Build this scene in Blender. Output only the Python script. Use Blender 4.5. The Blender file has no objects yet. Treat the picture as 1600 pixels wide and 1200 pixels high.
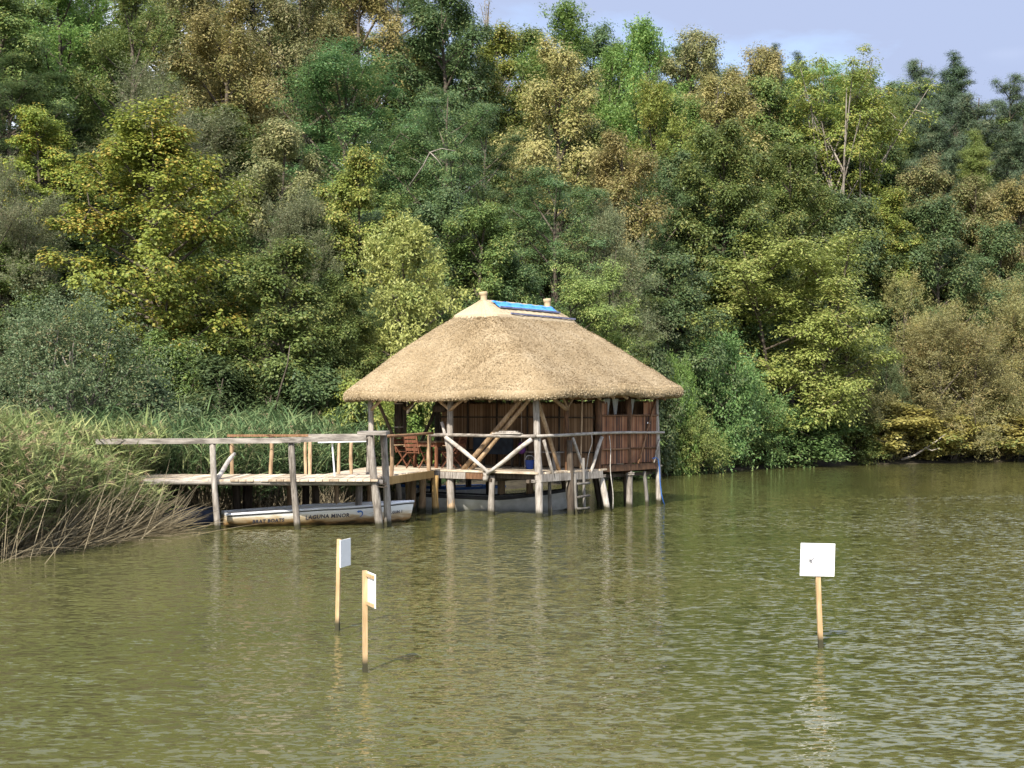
import bpy, math, random
import numpy as np
from mathutils import Vector, Matrix

# ------------------------------------------------------------------ camera, world, sun, exposure
scn = bpy.context.scene
COL = scn.collection
FPX, CX, HY, CAMZ = 2219.0, 800.0, 640.0, 2.9      # focal length / horizon of the photograph in its pixels
cd = bpy.data.cameras.new('camera'); cam = bpy.data.objects.new('camera', cd); COL.objects.link(cam)
cam.location = (0, 0, CAMZ); cam.rotation_euler = (math.radians(90), 0, 0)
cd.sensor_width = 36; cd.lens = 36 * FPX / 1600; cd.shift_y = 0.025
cd.clip_start = 0.1; cd.clip_end = 6000
scn.camera = cam

SUN_EL = math.radians(41); SUN_AZ = math.atan2(-0.34, -0.94)
sd = Vector((math.sin(SUN_AZ) * math.cos(SUN_EL), math.cos(SUN_AZ) * math.cos(SUN_EL), math.sin(SUN_EL)))
sl = bpy.data.lights.new('sun', 'SUN'); sun = bpy.data.objects.new('sun', sl); COL.objects.link(sun)
sl.energy = 4.1; sl.angle = math.radians(0.53); sl.color = (1.0, 0.93, 0.82)
sun.rotation_euler = (-sd).to_track_quat('-Z', 'Y').to_euler(); sun.location = (-20, -50, 60)

world = bpy.data.worlds.new('World'); scn.world = world; world.use_nodes = True
wn = world.node_tree; wn.nodes.clear()
def wnode(t, **k):
    n = wn.nodes.new(t)
    for a, b in k.items(): setattr(n, a, b)
    return n
sky = wnode('ShaderNodeTexSky', sky_type='NISHITA', sun_disc=False)
sky.sun_elevation = SUN_EL; sky.sun_rotation = SUN_AZ % (2 * math.pi); sky.air_density = 1.0; sky.dust_density = 0.6; sky.ozone_density = 1.5
tc = wnode('ShaderNodeTexCoord')
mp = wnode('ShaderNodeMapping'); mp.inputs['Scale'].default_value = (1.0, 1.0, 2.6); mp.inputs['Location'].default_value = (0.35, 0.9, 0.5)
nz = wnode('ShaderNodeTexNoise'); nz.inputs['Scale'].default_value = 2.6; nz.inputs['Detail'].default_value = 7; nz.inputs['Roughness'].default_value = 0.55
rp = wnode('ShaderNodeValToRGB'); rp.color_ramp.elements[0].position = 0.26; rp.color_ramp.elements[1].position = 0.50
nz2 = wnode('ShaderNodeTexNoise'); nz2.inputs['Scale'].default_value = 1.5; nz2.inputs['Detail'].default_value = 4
rp2 = wnode('ShaderNodeValToRGB'); rp2.color_ramp.elements[0].color = (1.62, 1.92, 2.75, 1); rp2.color_ramp.elements[1].color = (9.6, 10.0, 11.0, 1)  # bright end: clouds added outside the view for fill light and water glints
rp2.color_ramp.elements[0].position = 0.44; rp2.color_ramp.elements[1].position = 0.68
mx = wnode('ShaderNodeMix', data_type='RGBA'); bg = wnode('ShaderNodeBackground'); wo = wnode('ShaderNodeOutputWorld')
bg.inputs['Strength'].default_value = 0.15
L = wn.links.new
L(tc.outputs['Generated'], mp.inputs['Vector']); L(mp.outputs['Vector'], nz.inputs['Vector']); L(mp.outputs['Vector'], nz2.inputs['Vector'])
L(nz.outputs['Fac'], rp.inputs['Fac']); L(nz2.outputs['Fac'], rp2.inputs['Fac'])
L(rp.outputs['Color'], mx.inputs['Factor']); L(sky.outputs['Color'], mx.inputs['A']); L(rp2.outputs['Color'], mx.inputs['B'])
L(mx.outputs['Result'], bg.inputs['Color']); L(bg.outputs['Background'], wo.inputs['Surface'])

vs = scn.view_settings
vs.view_transform = 'Standard'; vs.look = 'None'; vs.exposure = 1.08; vs.gamma = 1.0; vs.use_curve_mapping = False
scn.cycles.max_bounces = 4; scn.cycles.diffuse_bounces = 3; scn.cycles.glossy_bounces = 2; scn.cycles.transmission_bounces = 4

R = random.Random(7)
def at(px, py, D):
    return Vector(((px - CX) * D / FPX, D, CAMZ + (HY - py) * D / FPX))

# ------------------------------------------------------------------ materials
MATS = {}
def newmat(name):
    m = bpy.data.materials.new(name); m.use_nodes = True
    nt = m.node_tree; nt.nodes.clear()
    return m, nt
def nd(nt, t, **k):
    n = nt.nodes.new(t)
    for a, b in k.items(): setattr(n, a, b)
    return n
def ramp(nt, stops):
    r = nd(nt, 'ShaderNodeValToRGB'); cr = r.color_ramp
    while len(cr.elements) < len(stops): cr.elements.new(0.5)
    for e, (p, c) in zip(cr.elements, stops): e.position = p; e.color = (*c, 1)
    return r

def leaf_mat(name, c1, c2, c3, acc=0.5, trans=0.36, nscale=0.5):
    """c1..c2 per leaf, c3 = autumn tint in patches"""
    m, nt = newmat(name); l = nt.links.new
    g = nd(nt, 'ShaderNodeNewGeometry'); oi = nd(nt, 'ShaderNodeObjectInfo'); t = nd(nt, 'ShaderNodeTexCoord')
    r = ramp(nt, [(0.0, c1), (1.0, c2)]); l(g.outputs['Random Per Island'], r.inputs['Fac'])
    n = nd(nt, 'ShaderNodeTexNoise'); n.inputs['Scale'].default_value = nscale; n.inputs['Detail'].default_value = 3
    l(t.outputs['Object'], n.inputs['Vector'])
    add = nd(nt, 'ShaderNodeMath', operation='MULTIPLY_ADD'); add.inputs[1].default_value = 0.5; l(g.outputs['Random Per Island'], add.inputs[0]); l(n.outputs['Fac'], add.inputs[2])
    mr = nd(nt, 'ShaderNodeMapRange'); mr.inputs['From Min'].default_value = 1.05 - acc * 0.55; mr.inputs['From Max'].default_value = 1.25 - acc * 0.55
    l(add.outputs[0], mr.inputs['Value'])
    mix = nd(nt, 'ShaderNodeMix', data_type='RGBA'); mix.inputs['B'].default_value = (*c3, 1)
    l(mr.outputs['Result'], mix.inputs['Factor']); l(r.outputs['Color'], mix.inputs['A'])
    hs = nd(nt, 'ShaderNodeHueSaturation'); l(mix.outputs['Result'], hs.inputs['Color'])
    v = nd(nt, 'ShaderNodeMapRange'); v.inputs['To Min'].default_value = 0.85; v.inputs['To Max'].default_value = 1.15; l(oi.outputs['Random'], v.inputs['Value']); l(v.outputs['Result'], hs.inputs['Value'])
    h = nd(nt, 'ShaderNodeMapRange'); h.inputs['To Min'].default_value = 0.488; h.inputs['To Max'].default_value = 0.512; l(oi.outputs['Random'], h.inputs['Value']); l(h.outputs['Result'], hs.inputs['Hue'])
    p = nd(nt, 'ShaderNodeBsdfPrincipled'); p.inputs['Roughness'].default_value = 0.5; p.inputs['Specular IOR Level'].default_value = 0.35
    tr = nd(nt, 'ShaderNodeBsdfTranslucent'); ms = nd(nt, 'ShaderNodeMixShader'); ms.inputs['Fac'].default_value = trans
    o = nd(nt, 'ShaderNodeOutputMaterial')
    l(hs.outputs['Color'], p.inputs['Base Color']); l(hs.outputs['Color'], tr.inputs['Color'])
    l(p.outputs[0], ms.inputs[1]); l(tr.outputs[0], ms.inputs[2]); l(ms.outputs[0], o.inputs['Surface'])
    MATS[name] = m

def wood_mat(name, dark, mid, light, scale=1.0, rough=0.8, bump=0.4, axis=(14, 14, 1.6), island=0.3):
    m, nt = newmat(name); l = nt.links.new
    t = nd(nt, 'ShaderNodeTexCoord'); mp = nd(nt, 'ShaderNodeMapping'); mp.inputs['Scale'].default_value = tuple(a * scale for a in axis)
    l(t.outputs['Object'], mp.inputs['Vector'])
    n = nd(nt, 'ShaderNodeTexNoise'); n.inputs['Scale'].default_value = 1.6; n.inputs['Detail'].default_value = 6; n.inputs['Roughness'].default_value = 0.65
    l(mp.outputs['Vector'], n.inputs['Vector'])
    n2 = nd(nt, 'ShaderNodeTexNoise'); n2.inputs['Scale'].default_value = 2.2; n2.inputs['Detail'].default_value = 3; l(t.outputs['Object'], n2.inputs['Vector'])
    oi = nd(nt, 'ShaderNodeObjectInfo')
    a = nd(nt, 'ShaderNodeMath', operation='MULTIPLY_ADD'); a.inputs[1].default_value = island; a.inputs[2].default_value = -island / 2
    g = nd(nt, 'ShaderNodeNewGeometry'); l(oi.outputs['Random'], a.inputs[0])
    s = nd(nt, 'ShaderNodeMath', operation='ADD'); l(n.outputs['Fac'], s.inputs[0]); l(a.outputs[0], s.inputs[1])
    s2 = nd(nt, 'ShaderNodeMath', operation='MULTIPLY_ADD'); s2.inputs[1].default_value = 0.5; l(n2.outputs['Fac'], s2.inputs[0]); l(s.outputs[0], s2.inputs[2])
    r = ramp(nt, [(0.5, dark), (0.74, mid), (1.0, light)]); l(s2.outputs[0], r.inputs['Fac'])
    b = nd(nt, 'ShaderNodeBump'); b.inputs['Strength'].default_value = bump; b.inputs['Distance'].default_value = 0.02; l(n.outputs['Fac'], b.inputs['Height'])
    p = nd(nt, 'ShaderNodeBsdfPrincipled'); p.inputs['Roughness'].default_value = rough; p.inputs['Specular IOR Level'].default_value = 0.25
    o = nd(nt, 'ShaderNodeOutputMaterial')
    sz_ = nd(nt, 'ShaderNodeSeparateXYZ'); l(g.outputs['Position'], sz_.inputs[0])                       # wet, algae-stained band at the waterline
    wz = nd(nt, 'ShaderNodeMath', operation='MULTIPLY_ADD'); wz.inputs[1].default_value = -0.22; l(n2.outputs['Fac'], wz.inputs[0]); l(sz_.outputs['Z'], wz.inputs[2])
    wm = nd(nt, 'ShaderNodeMapRange'); wm.inputs['From Min'].default_value = -0.01; wm.inputs['From Max'].default_value = 0.09; l(wz.outputs[0], wm.inputs['Value'])
    wx = nd(nt, 'ShaderNodeMix', data_type='RGBA'); wx.inputs['A'].default_value = (0.045, 0.042, 0.022, 1); l(wm.outputs['Result'], wx.inputs['Factor']); l(r.outputs['Color'], wx.inputs['B'])
    l(wx.outputs['Result'], p.inputs['Base Color']); l(b.outputs['Normal'], p.inputs['Normal']); l(p.outputs[0], o.inputs['Surface'])
    MATS[name] = m

def isl_mat(name, stops, rough=0.8, trans=0.0, nscale=1.5, namt=0.5, spec=0.25):
    """colour per loose piece (reed, straw, stalk) plus soft patches"""
    m, nt = newmat(name); l = nt.links.new
    g = nd(nt, 'ShaderNodeNewGeometry'); t = nd(nt, 'ShaderNodeTexCoord')
    n = nd(nt, 'ShaderNodeTexNoise'); n.inputs['Scale'].default_value = nscale; n.inputs['Detail'].default_value = 4; l(t.outputs['Object'], n.inputs['Vector'])
    mx = nd(nt, 'ShaderNodeMix'); mx.inputs['Factor'].default_value = namt; l(g.outputs['Random Per Island'], mx.inputs['A']); l(n.outputs['Fac'], mx.inputs['B'])
    r = ramp(nt, stops); l(mx.outputs['Result'], r.inputs['Fac'])
    p = nd(nt, 'ShaderNodeBsdfPrincipled'); p.inputs['Roughness'].default_value = rough; p.inputs['Specular IOR Level'].default_value = spec
    o = nd(nt, 'ShaderNodeOutputMaterial'); l(r.outputs['Color'], p.inputs['Base Color'])
    if trans:
        tr = nd(nt, 'ShaderNodeBsdfTranslucent'); ms = nd(nt, 'ShaderNodeMixShader'); ms.inputs['Fac'].default_value = trans
        l(r.outputs['Color'], tr.inputs['Color']); l(p.outputs[0], ms.inputs[1]); l(tr.outputs[0], ms.inputs[2]); l(ms.outputs[0], o.inputs['Surface'])
    else: l(p.outputs[0], o.inputs['Surface'])
    MATS[name] = m

def plain_mat(name, c1, c2, nscale=3.0, rough=0.6, spec=0.3, bump=0.0, bscale=40):
    m, nt = newmat(name); l = nt.links.new
    t = nd(nt, 'ShaderNodeTexCoord'); n = nd(nt, 'ShaderNodeTexNoise'); n.inputs['Scale'].default_value = nscale; n.inputs['Detail'].default_value = 6; l(t.outputs['Object'], n.inputs['Vector'])
    r = ramp(nt, [(0.35, c1), (0.65, c2)]); l(n.outputs['Fac'], r.inputs['Fac'])
    p = nd(nt, 'ShaderNodeBsdfPrincipled'); p.inputs['Roughness'].default_value = rough; p.inputs['Specular IOR Level'].default_value = spec
    o = nd(nt, 'ShaderNodeOutputMaterial'); l(r.outputs['Color'], p.inputs['Base Color']); l(p.outputs[0], o.inputs['Surface'])
    if bump:
        n2 = nd(nt, 'ShaderNodeTexNoise'); n2.inputs['Scale'].default_value = bscale; n2.inputs['Detail'].default_value = 5; l(t.outputs['Object'], n2.inputs['Vector'])
        b = nd(nt, 'ShaderNodeBump'); b.inputs['Strength'].default_value = bump; b.inputs['Distance'].default_value = 0.03; l(n2.outputs['Fac'], b.inputs['Height']); l(b.outputs['Normal'], p.inputs['Normal'])
    MATS[name] = m

leaf_mat('maple', (0.16, 0.215, 0.04), (0.31, 0.34, 0.065), (0.46, 0.34, 0.075), 0.36, nscale=0.45)
leaf_mat('yellowgreen', (0.17, 0.23, 0.05), (0.31, 0.345, 0.08), (0.37, 0.33, 0.085), 0.4)
leaf_mat('midgreen', (0.10, 0.155, 0.045), (0.20, 0.26, 0.072), (0.27, 0.28, 0.08), 0.4)
leaf_mat('darkgreen', (0.062, 0.108, 0.042), (0.135, 0.185, 0.068), (0.185, 0.20, 0.07), 0.3)
leaf_mat('locust', (0.075, 0.15, 0.055), (0.165, 0.26, 0.095), (0.22, 0.27, 0.09), 0.4)
leaf_mat('oakgold', (0.27, 0.235, 0.085), (0.46, 0.395, 0.16), (0.18, 0.19, 0.055), 0.5)
leaf_mat('oakolive', (0.159, 0.178, 0.068), (0.273, 0.274, 0.110), (0.386, 0.345, 0.159), 0.4)
leaf_mat('ashgreen', (0.119, 0.225, 0.055), (0.239, 0.358, 0.091), (0.270, 0.300, 0.082), 0.3)
leaf_mat('greywillow', (0.135, 0.167, 0.078), (0.254, 0.283, 0.146), (0.207, 0.192, 0.097), 0.4)
leaf_mat('ochrewillow', (0.21, 0.215, 0.085), (0.36, 0.34, 0.14), (0.38, 0.30, 0.115), 0.4)
leaf_mat('paleyellow', (0.285, 0.317, 0.091), (0.500, 0.500, 0.163), (0.191, 0.250, 0.068), 0.4)
leaf_mat('cherry', (0.155, 0.21, 0.055), (0.285, 0.335, 0.10), (0.32, 0.32, 0.10), 0.4)
leaf_mat('yellowbush', (0.31, 0.28, 0.075), (0.48, 0.42, 0.13), (0.18, 0.22, 0.06), 0.5)
leaf_mat('rust', (0.215, 0.196, 0.082), (0.340, 0.297, 0.135), (0.181, 0.214, 0.077), 0.6)
leaf_mat('hawthorn', (0.080, 0.125, 0.055), (0.183, 0.225, 0.107), (0.239, 0.192, 0.093), 0.3)
leaf_mat('pine', (0.06, 0.10, 0.055), (0.115, 0.165, 0.082), (0.15, 0.165, 0.075), 0.3, trans=0.1)
leaf_mat('limegreen', (0.22, 0.29, 0.065), (0.37, 0.43, 0.125), (0.41, 0.41, 0.13), 0.35)
leaf_mat('willowgreen', (0.095, 0.192, 0.057), (0.199, 0.308, 0.105), (0.239, 0.283, 0.099), 0.35)
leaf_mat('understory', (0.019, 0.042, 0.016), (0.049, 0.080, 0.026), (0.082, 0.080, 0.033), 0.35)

wood_mat('bark', (0.035, 0.028, 0.02), (0.075, 0.06, 0.045), (0.14, 0.115, 0.09), 0.6)
wood_mat('bark_pale', (0.12, 0.10, 0.08), (0.24, 0.21, 0.175), (0.40, 0.36, 0.31), 0.6)
wood_mat('grey_wood', (0.10, 0.085, 0.07), (0.27, 0.24, 0.205), (0.50, 0.46, 0.41))
wood_mat('grey_plank', (0.12, 0.105, 0.09), (0.30, 0.27, 0.235), (0.50, 0.46, 0.41), axis=(1.4, 12, 12))
wood_mat('grey_pole', (0.10, 0.085, 0.07), (0.27, 0.24, 0.205), (0.48, 0.44, 0.39), axis=(4, 4, 9))
wood_mat('warm_wood', (0.15, 0.095, 0.052), (0.32, 0.22, 0.13), (0.52, 0.39, 0.25))
wood_mat('brown_wood', (0.055, 0.03, 0.018), (0.15, 0.078, 0.04), (0.27, 0.155, 0.085))
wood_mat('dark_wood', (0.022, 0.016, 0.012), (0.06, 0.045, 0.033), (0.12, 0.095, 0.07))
wood_mat('deck_wood', (0.24, 0.18, 0.12), (0.44, 0.36, 0.26), (0.62, 0.54, 0.43), axis=(3, 3, 3))
wood_mat('golden_wood', (0.18, 0.105, 0.04), (0.32, 0.20, 0.075), (0.44, 0.30, 0.13))
wood_mat('stake_wood', (0.30, 0.19, 0.09), (0.46, 0.315, 0.165), (0.60, 0.44, 0.26), bump=0.15, island=0.1)
wood_mat('red_wood', (0.06, 0.022, 0.012), (0.14, 0.055, 0.028), (0.24, 0.11, 0.06))
wood_mat('wet_wood', (0.045, 0.039, 0.034), (0.11, 0.10, 0.087), (0.21, 0.195, 0.175))
isl_mat('straw', [(0.15, (0.25, 0.185, 0.105)), (0.5, (0.39, 0.30, 0.182)), (0.85, (0.53, 0.43, 0.285))], nscale=1.2, namt=0.35)
isl_mat('straw_pale', [(0.15, (0.30, 0.23, 0.14)), (0.85, (0.49, 0.40, 0.265))], nscale=2.0, namt=0.35)
isl_mat('reed_wall', [(0.1, (0.10, 0.06, 0.034)), (0.5, (0.28, 0.175, 0.098)), (0.9, (0.48, 0.34, 0.21))], nscale=1.8, namt=0.5)
isl_mat('reed_wall_red', [(0.25, (0.07, 0.055, 0.052)), (0.5, (0.28, 0.125, 0.065)), (0.8, (0.48, 0.28, 0.165))], nscale=2.6, namt=0.45)
isl_mat('reed_green', [(0.1, (0.09, 0.135, 0.045)), (0.5, (0.20, 0.245, 0.085)), (0.8, (0.34, 0.35, 0.145)), (0.97, (0.48, 0.41, 0.21))], nscale=0.8, namt=0.35, trans=0.3)
isl_mat('reed_blue', [(0.1, (0.055, 0.11, 0.04)), (0.5, (0.12, 0.185, 0.075)), (0.85, (0.22, 0.26, 0.11)), (0.97, (0.38, 0.34, 0.16))], nscale=0.8, namt=0.35, trans=0.3)
isl_mat('dry_stalk', [(0.1, (0.06, 0.048, 0.028)), (0.5, (0.15, 0.122, 0.075)), (0.9, (0.34, 0.29, 0.195))], nscale=0.8, namt=0.3)
isl_mat('plume', [(0.1, (0.20, 0.14, 0.085)), (0.9, (0.42, 0.32, 0.21))], nscale=0.8, namt=0.3, trans=0.2)
plain_mat('boat_white', (0.46, 0.45, 0.41), (0.66, 0.66, 0.63), 5, 0.5)
plain_mat('boat_rim', (0.62, 0.64, 0.67), (0.74, 0.76, 0.80), 3, 0.4)
plain_mat('boat_black', (0.018, 0.018, 0.02), (0.04, 0.04, 0.042), 4, 0.5)
plain_mat('boat_navy', (0.02, 0.03, 0.07), (0.04, 0.06, 0.12), 4, 0.5)
plain_mat('boat_grey', (0.34, 0.34, 0.31), (0.50, 0.50, 0.47), 4, 0.6)
plain_mat('ink', (0.025, 0.025, 0.05), (0.085, 0.085, 0.11), 22, 0.6)
plain_mat('pencil', (0.10, 0.10, 0.11), (0.30, 0.30, 0.31), 40, 0.6)
plain_mat('blue_paint', (0.03, 0.11, 0.38), (0.06, 0.18, 0.50), 12, 0.5)
plain_mat('tarp_blue', (0.03, 0.22, 0.72), (0.05, 0.30, 0.82), 5, 0.4, bump=0.25, bscale=14)
plain_mat('lath_blue', (0.12, 0.13, 0.22), (0.2, 0.21, 0.32), 8, 0.5)
plain_mat('sign_white', (0.80, 0.80, 0.80), (0.86, 0.86, 0.86), 6, 0.35)
plain_mat('metal_pale', (0.55, 0.58, 0.62), (0.7, 0.72, 0.75), 6, 0.35)
plain_mat('rope', (0.40, 0.37, 0.32), (0.58, 0.55, 0.50), 30, 0.8)
plain_mat('cloth_dark', (0.015, 0.02, 0.028), (0.03, 0.04, 0.055), 5, 0.8)
plain_mat('cloth_purple', (0.10, 0.03, 0.14), (0.16, 0.05, 0.22), 5, 0.7)
plain_mat('blue_plastic', (0.02, 0.05, 0.22), (0.03, 0.08, 0.32), 5, 0.4)
plain_mat('soil', (0.028, 0.022, 0.014), (0.06, 0.05, 0.03), 1.2, 0.95, bump=0.6, bscale=6)

# stained boat hull: pale paint with a rusty-brown water stain along the lower planks
def hull_mat():
    m, nt = newmat('boat_stained'); l = nt.links.new
    t = nd(nt, 'ShaderNodeTexCoord'); sp = nd(nt, 'ShaderNodeSeparateXYZ'); l(t.outputs['Object'], sp.inputs[0])
    mp = nd(nt, 'ShaderNodeMapping'); mp.inputs['Scale'].default_value = (2, 2, 9); l(t.outputs['Object'], mp.inputs['Vector'])
    n = nd(nt, 'ShaderNodeTexNoise'); n.inputs['Scale'].default_value = 1.5; n.inputs['Detail'].default_value = 7; l(mp.outputs['Vector'], n.inputs['Vector'])
    a = nd(nt, 'ShaderNodeMath', operation='MULTIPLY_ADD'); a.inputs[1].default_value = -0.34; l(n.outputs['Fac'], a.inputs[0]); l(sp.outputs['Z'], a.inputs[2])
    r = ramp(nt, [(0.0, (0.07, 0.045, 0.02)), (0.06, (0.30, 0.17, 0.065)), (0.19, (0.55, 0.44, 0.28)), (0.27, (0.70, 0.68, 0.62)), (0.40, (0.74, 0.74, 0.70))])
    mr = nd(nt, 'ShaderNodeMapRange'); mr.inputs['From Min'].default_value = -0.2; mr.inputs['From Max'].default_value = 0.8
    mr.inputs['To Min'].default_value = -0.02; mr.inputs['To Max'].default_value = 0.98
    mr.inputs['From Min'].default_value = -0.16; l(a.outputs[0], mr.inputs['Value']); l(mr.outputs['Result'], r.inputs['Fac'])
    p = nd(nt, 'ShaderNodeBsdfPrincipled'); p.inputs['Roughness'].default_value = 0.5; o = nd(nt, 'ShaderNodeOutputMaterial')
    l(r.outputs['Color'], p.inputs['Base Color']); l(p.outputs[0], o.inputs['Surface']); MATS['boat_stained'] = m
hull_mat()

def thatch_mat():
    m, nt = newmat('thatch'); l = nt.links.new
    t = nd(nt, 'ShaderNodeTexCoord')
    n = nd(nt, 'ShaderNodeTexNoise'); n.inputs['Scale'].default_value = 42; n.inputs['Detail'].default_value = 6; n.inputs['Roughness'].default_value = 0.75; l(t.outputs['Object'], n.inputs['Vector'])
    n2 = nd(nt, 'ShaderNodeTexNoise'); n2.inputs['Scale'].default_value = 1.3; n2.inputs['Detail'].default_value = 4; l(t.outputs['Object'], n2.inputs['Vector'])
    a = nd(nt, 'ShaderNodeMath', operation='MULTIPLY_ADD'); a.inputs[1].default_value = 0.6; l(n2.outputs['Fac'], a.inputs[0]); l(n.outputs['Fac'], a.inputs[2])
    r = ramp(nt, [(0.55, (0.235, 0.168, 0.09)), (0.8, (0.365, 0.275, 0.163)), (1.0, (0.47, 0.375, 0.245))]); l(a.outputs[0], r.inputs['Fac'])
    b = nd(nt, 'ShaderNodeBump'); b.inputs['Strength'].default_value = 0.9; b.inputs['Distance'].default_value = 0.05; l(n.outputs['Fac'], b.inputs['Height'])
    p = nd(nt, 'ShaderNodeBsdfPrincipled'); p.inputs['Roughness'].default_value = 0.9; p.inputs['Specular IOR Level'].default_value = 0.1; o = nd(nt, 'ShaderNodeOutputMaterial')
    l(r.outputs['Color'], p.inputs['Base Color']); l(b.outputs['Normal'], p.inputs['Normal']); l(p.outputs[0], o.inputs['Surface']); MATS['thatch'] = m
thatch_mat()

def water_mat():
    m, nt = newmat('water'); l = nt.links.new
    t = nd(nt, 'ShaderNodeTexCoord')
    def noise(scale, rot, sc, det, rough=0.5, dist=0.0):
        mp = nd(nt, 'ShaderNodeMapping'); mp.inputs['Scale'].default_value = scale; mp.inputs['Rotation'].default_value = (0, 0, math.radians(rot)); l(t.outputs['Object'], mp.inputs['Vector'])
        n = nd(nt, 'ShaderNodeTexNoise'); n.inputs['Scale'].default_value = sc; n.inputs['Detail'].default_value = det; n.inputs['Roughness'].default_value = rough; n.inputs['Distortion'].default_value = dist
        l(mp.outputs['Vector'], n.inputs['Vector']); return n
    def slopes(n, kx, ky):
        v = nd(nt, 'ShaderNodeVectorMath', operation='SUBTRACT'); v.inputs[1].default_value = (0.5, 0.5, 0.5); l(n.outputs['Color'], v.inputs[0])
        m_ = nd(nt, 'ShaderNodeVectorMath', operation='MULTIPLY'); m_.inputs[1].default_value = (kx, ky, 0); l(v.outputs[0], m_.inputs[0]); return m_
    a = slopes(noise((7.5, 14, 1), 8, 1.0, 1.2, 0.5, 0.6), 0.60, 1.10)
    b = slopes(noise((2.4, 5.2, 1), -16, 1.0, 1.5), 0.30, 0.52)
    c = slopes(noise((15, 26, 1), 20, 1.0, 0.5), 0.16, 0.26)
    s1 = nd(nt, 'ShaderNodeVectorMath', operation='ADD'); l(a.outputs[0], s1.inputs[0]); l(b.outputs[0], s1.inputs[1])
    s2 = nd(nt, 'ShaderNodeVectorMath', operation='ADD'); l(s1.outputs[0], s2.inputs[0]); l(c.outputs[0], s2.inputs[1])
    # wind: gusty patches, calm lee under the wooded shore
    w = noise((0.05, 0.10, 1), 12, 1.0, 3)
    at_ = nd(nt, 'ShaderNodeAttribute', attribute_name='wind'); 
    wr = nd(nt, 'ShaderNodeMapRange'); wr.inputs['From Min'].default_value = 0.35; wr.inputs['From Max'].default_value = 0.6; wr.inputs['To Min'].default_value = 0.5; wr.inputs['To Max'].default_value = 1.0; l(w.outputs['Fac'], wr.inputs['Value'])
    ml = nd(nt, 'ShaderNodeMath', operation='MULTIPLY'); l(at_.outputs['Fac'], ml.inputs[0]); l(wr.outputs['Result'], ml.inputs[1])
    sc = nd(nt, 'ShaderNodeVectorMath', operation='SCALE'); l(s2.outputs[0], sc.inputs[0]); l(ml.outputs[0], sc.inputs['Scale'])
    up = nd(nt, 'ShaderNodeVectorMath', operation='ADD'); up.inputs[1].default_value = (0, 0, 1); l(sc.outputs[0], up.inputs[0])
    bp = nd(nt, 'ShaderNodeVectorMath', operation='NORMALIZE'); l(up.outputs[0], bp.inputs[0])
    k = noise((0.12, 0.12, 1), 0, 1.0, 3)
    r = ramp(nt, [(0.35, (0.068, 0.071, 0.023)), (0.65, (0.09, 0.086, 0.03))]); l(k.outputs['Fac'], r.inputs['Fac'])
    p = nd(nt, 'ShaderNodeBsdfPrincipled'); p.inputs['Roughness'].default_value = 0.04; p.inputs['IOR'].default_value = 1.333
    o = nd(nt, 'ShaderNodeOutputMaterial'); l(r.outputs['Color'], p.inputs['Base Color']); l(bp.outputs[0], p.inputs['Normal']); l(p.outputs[0], o.inputs['Surface']); MATS['water'] = m
water_mat()

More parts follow.
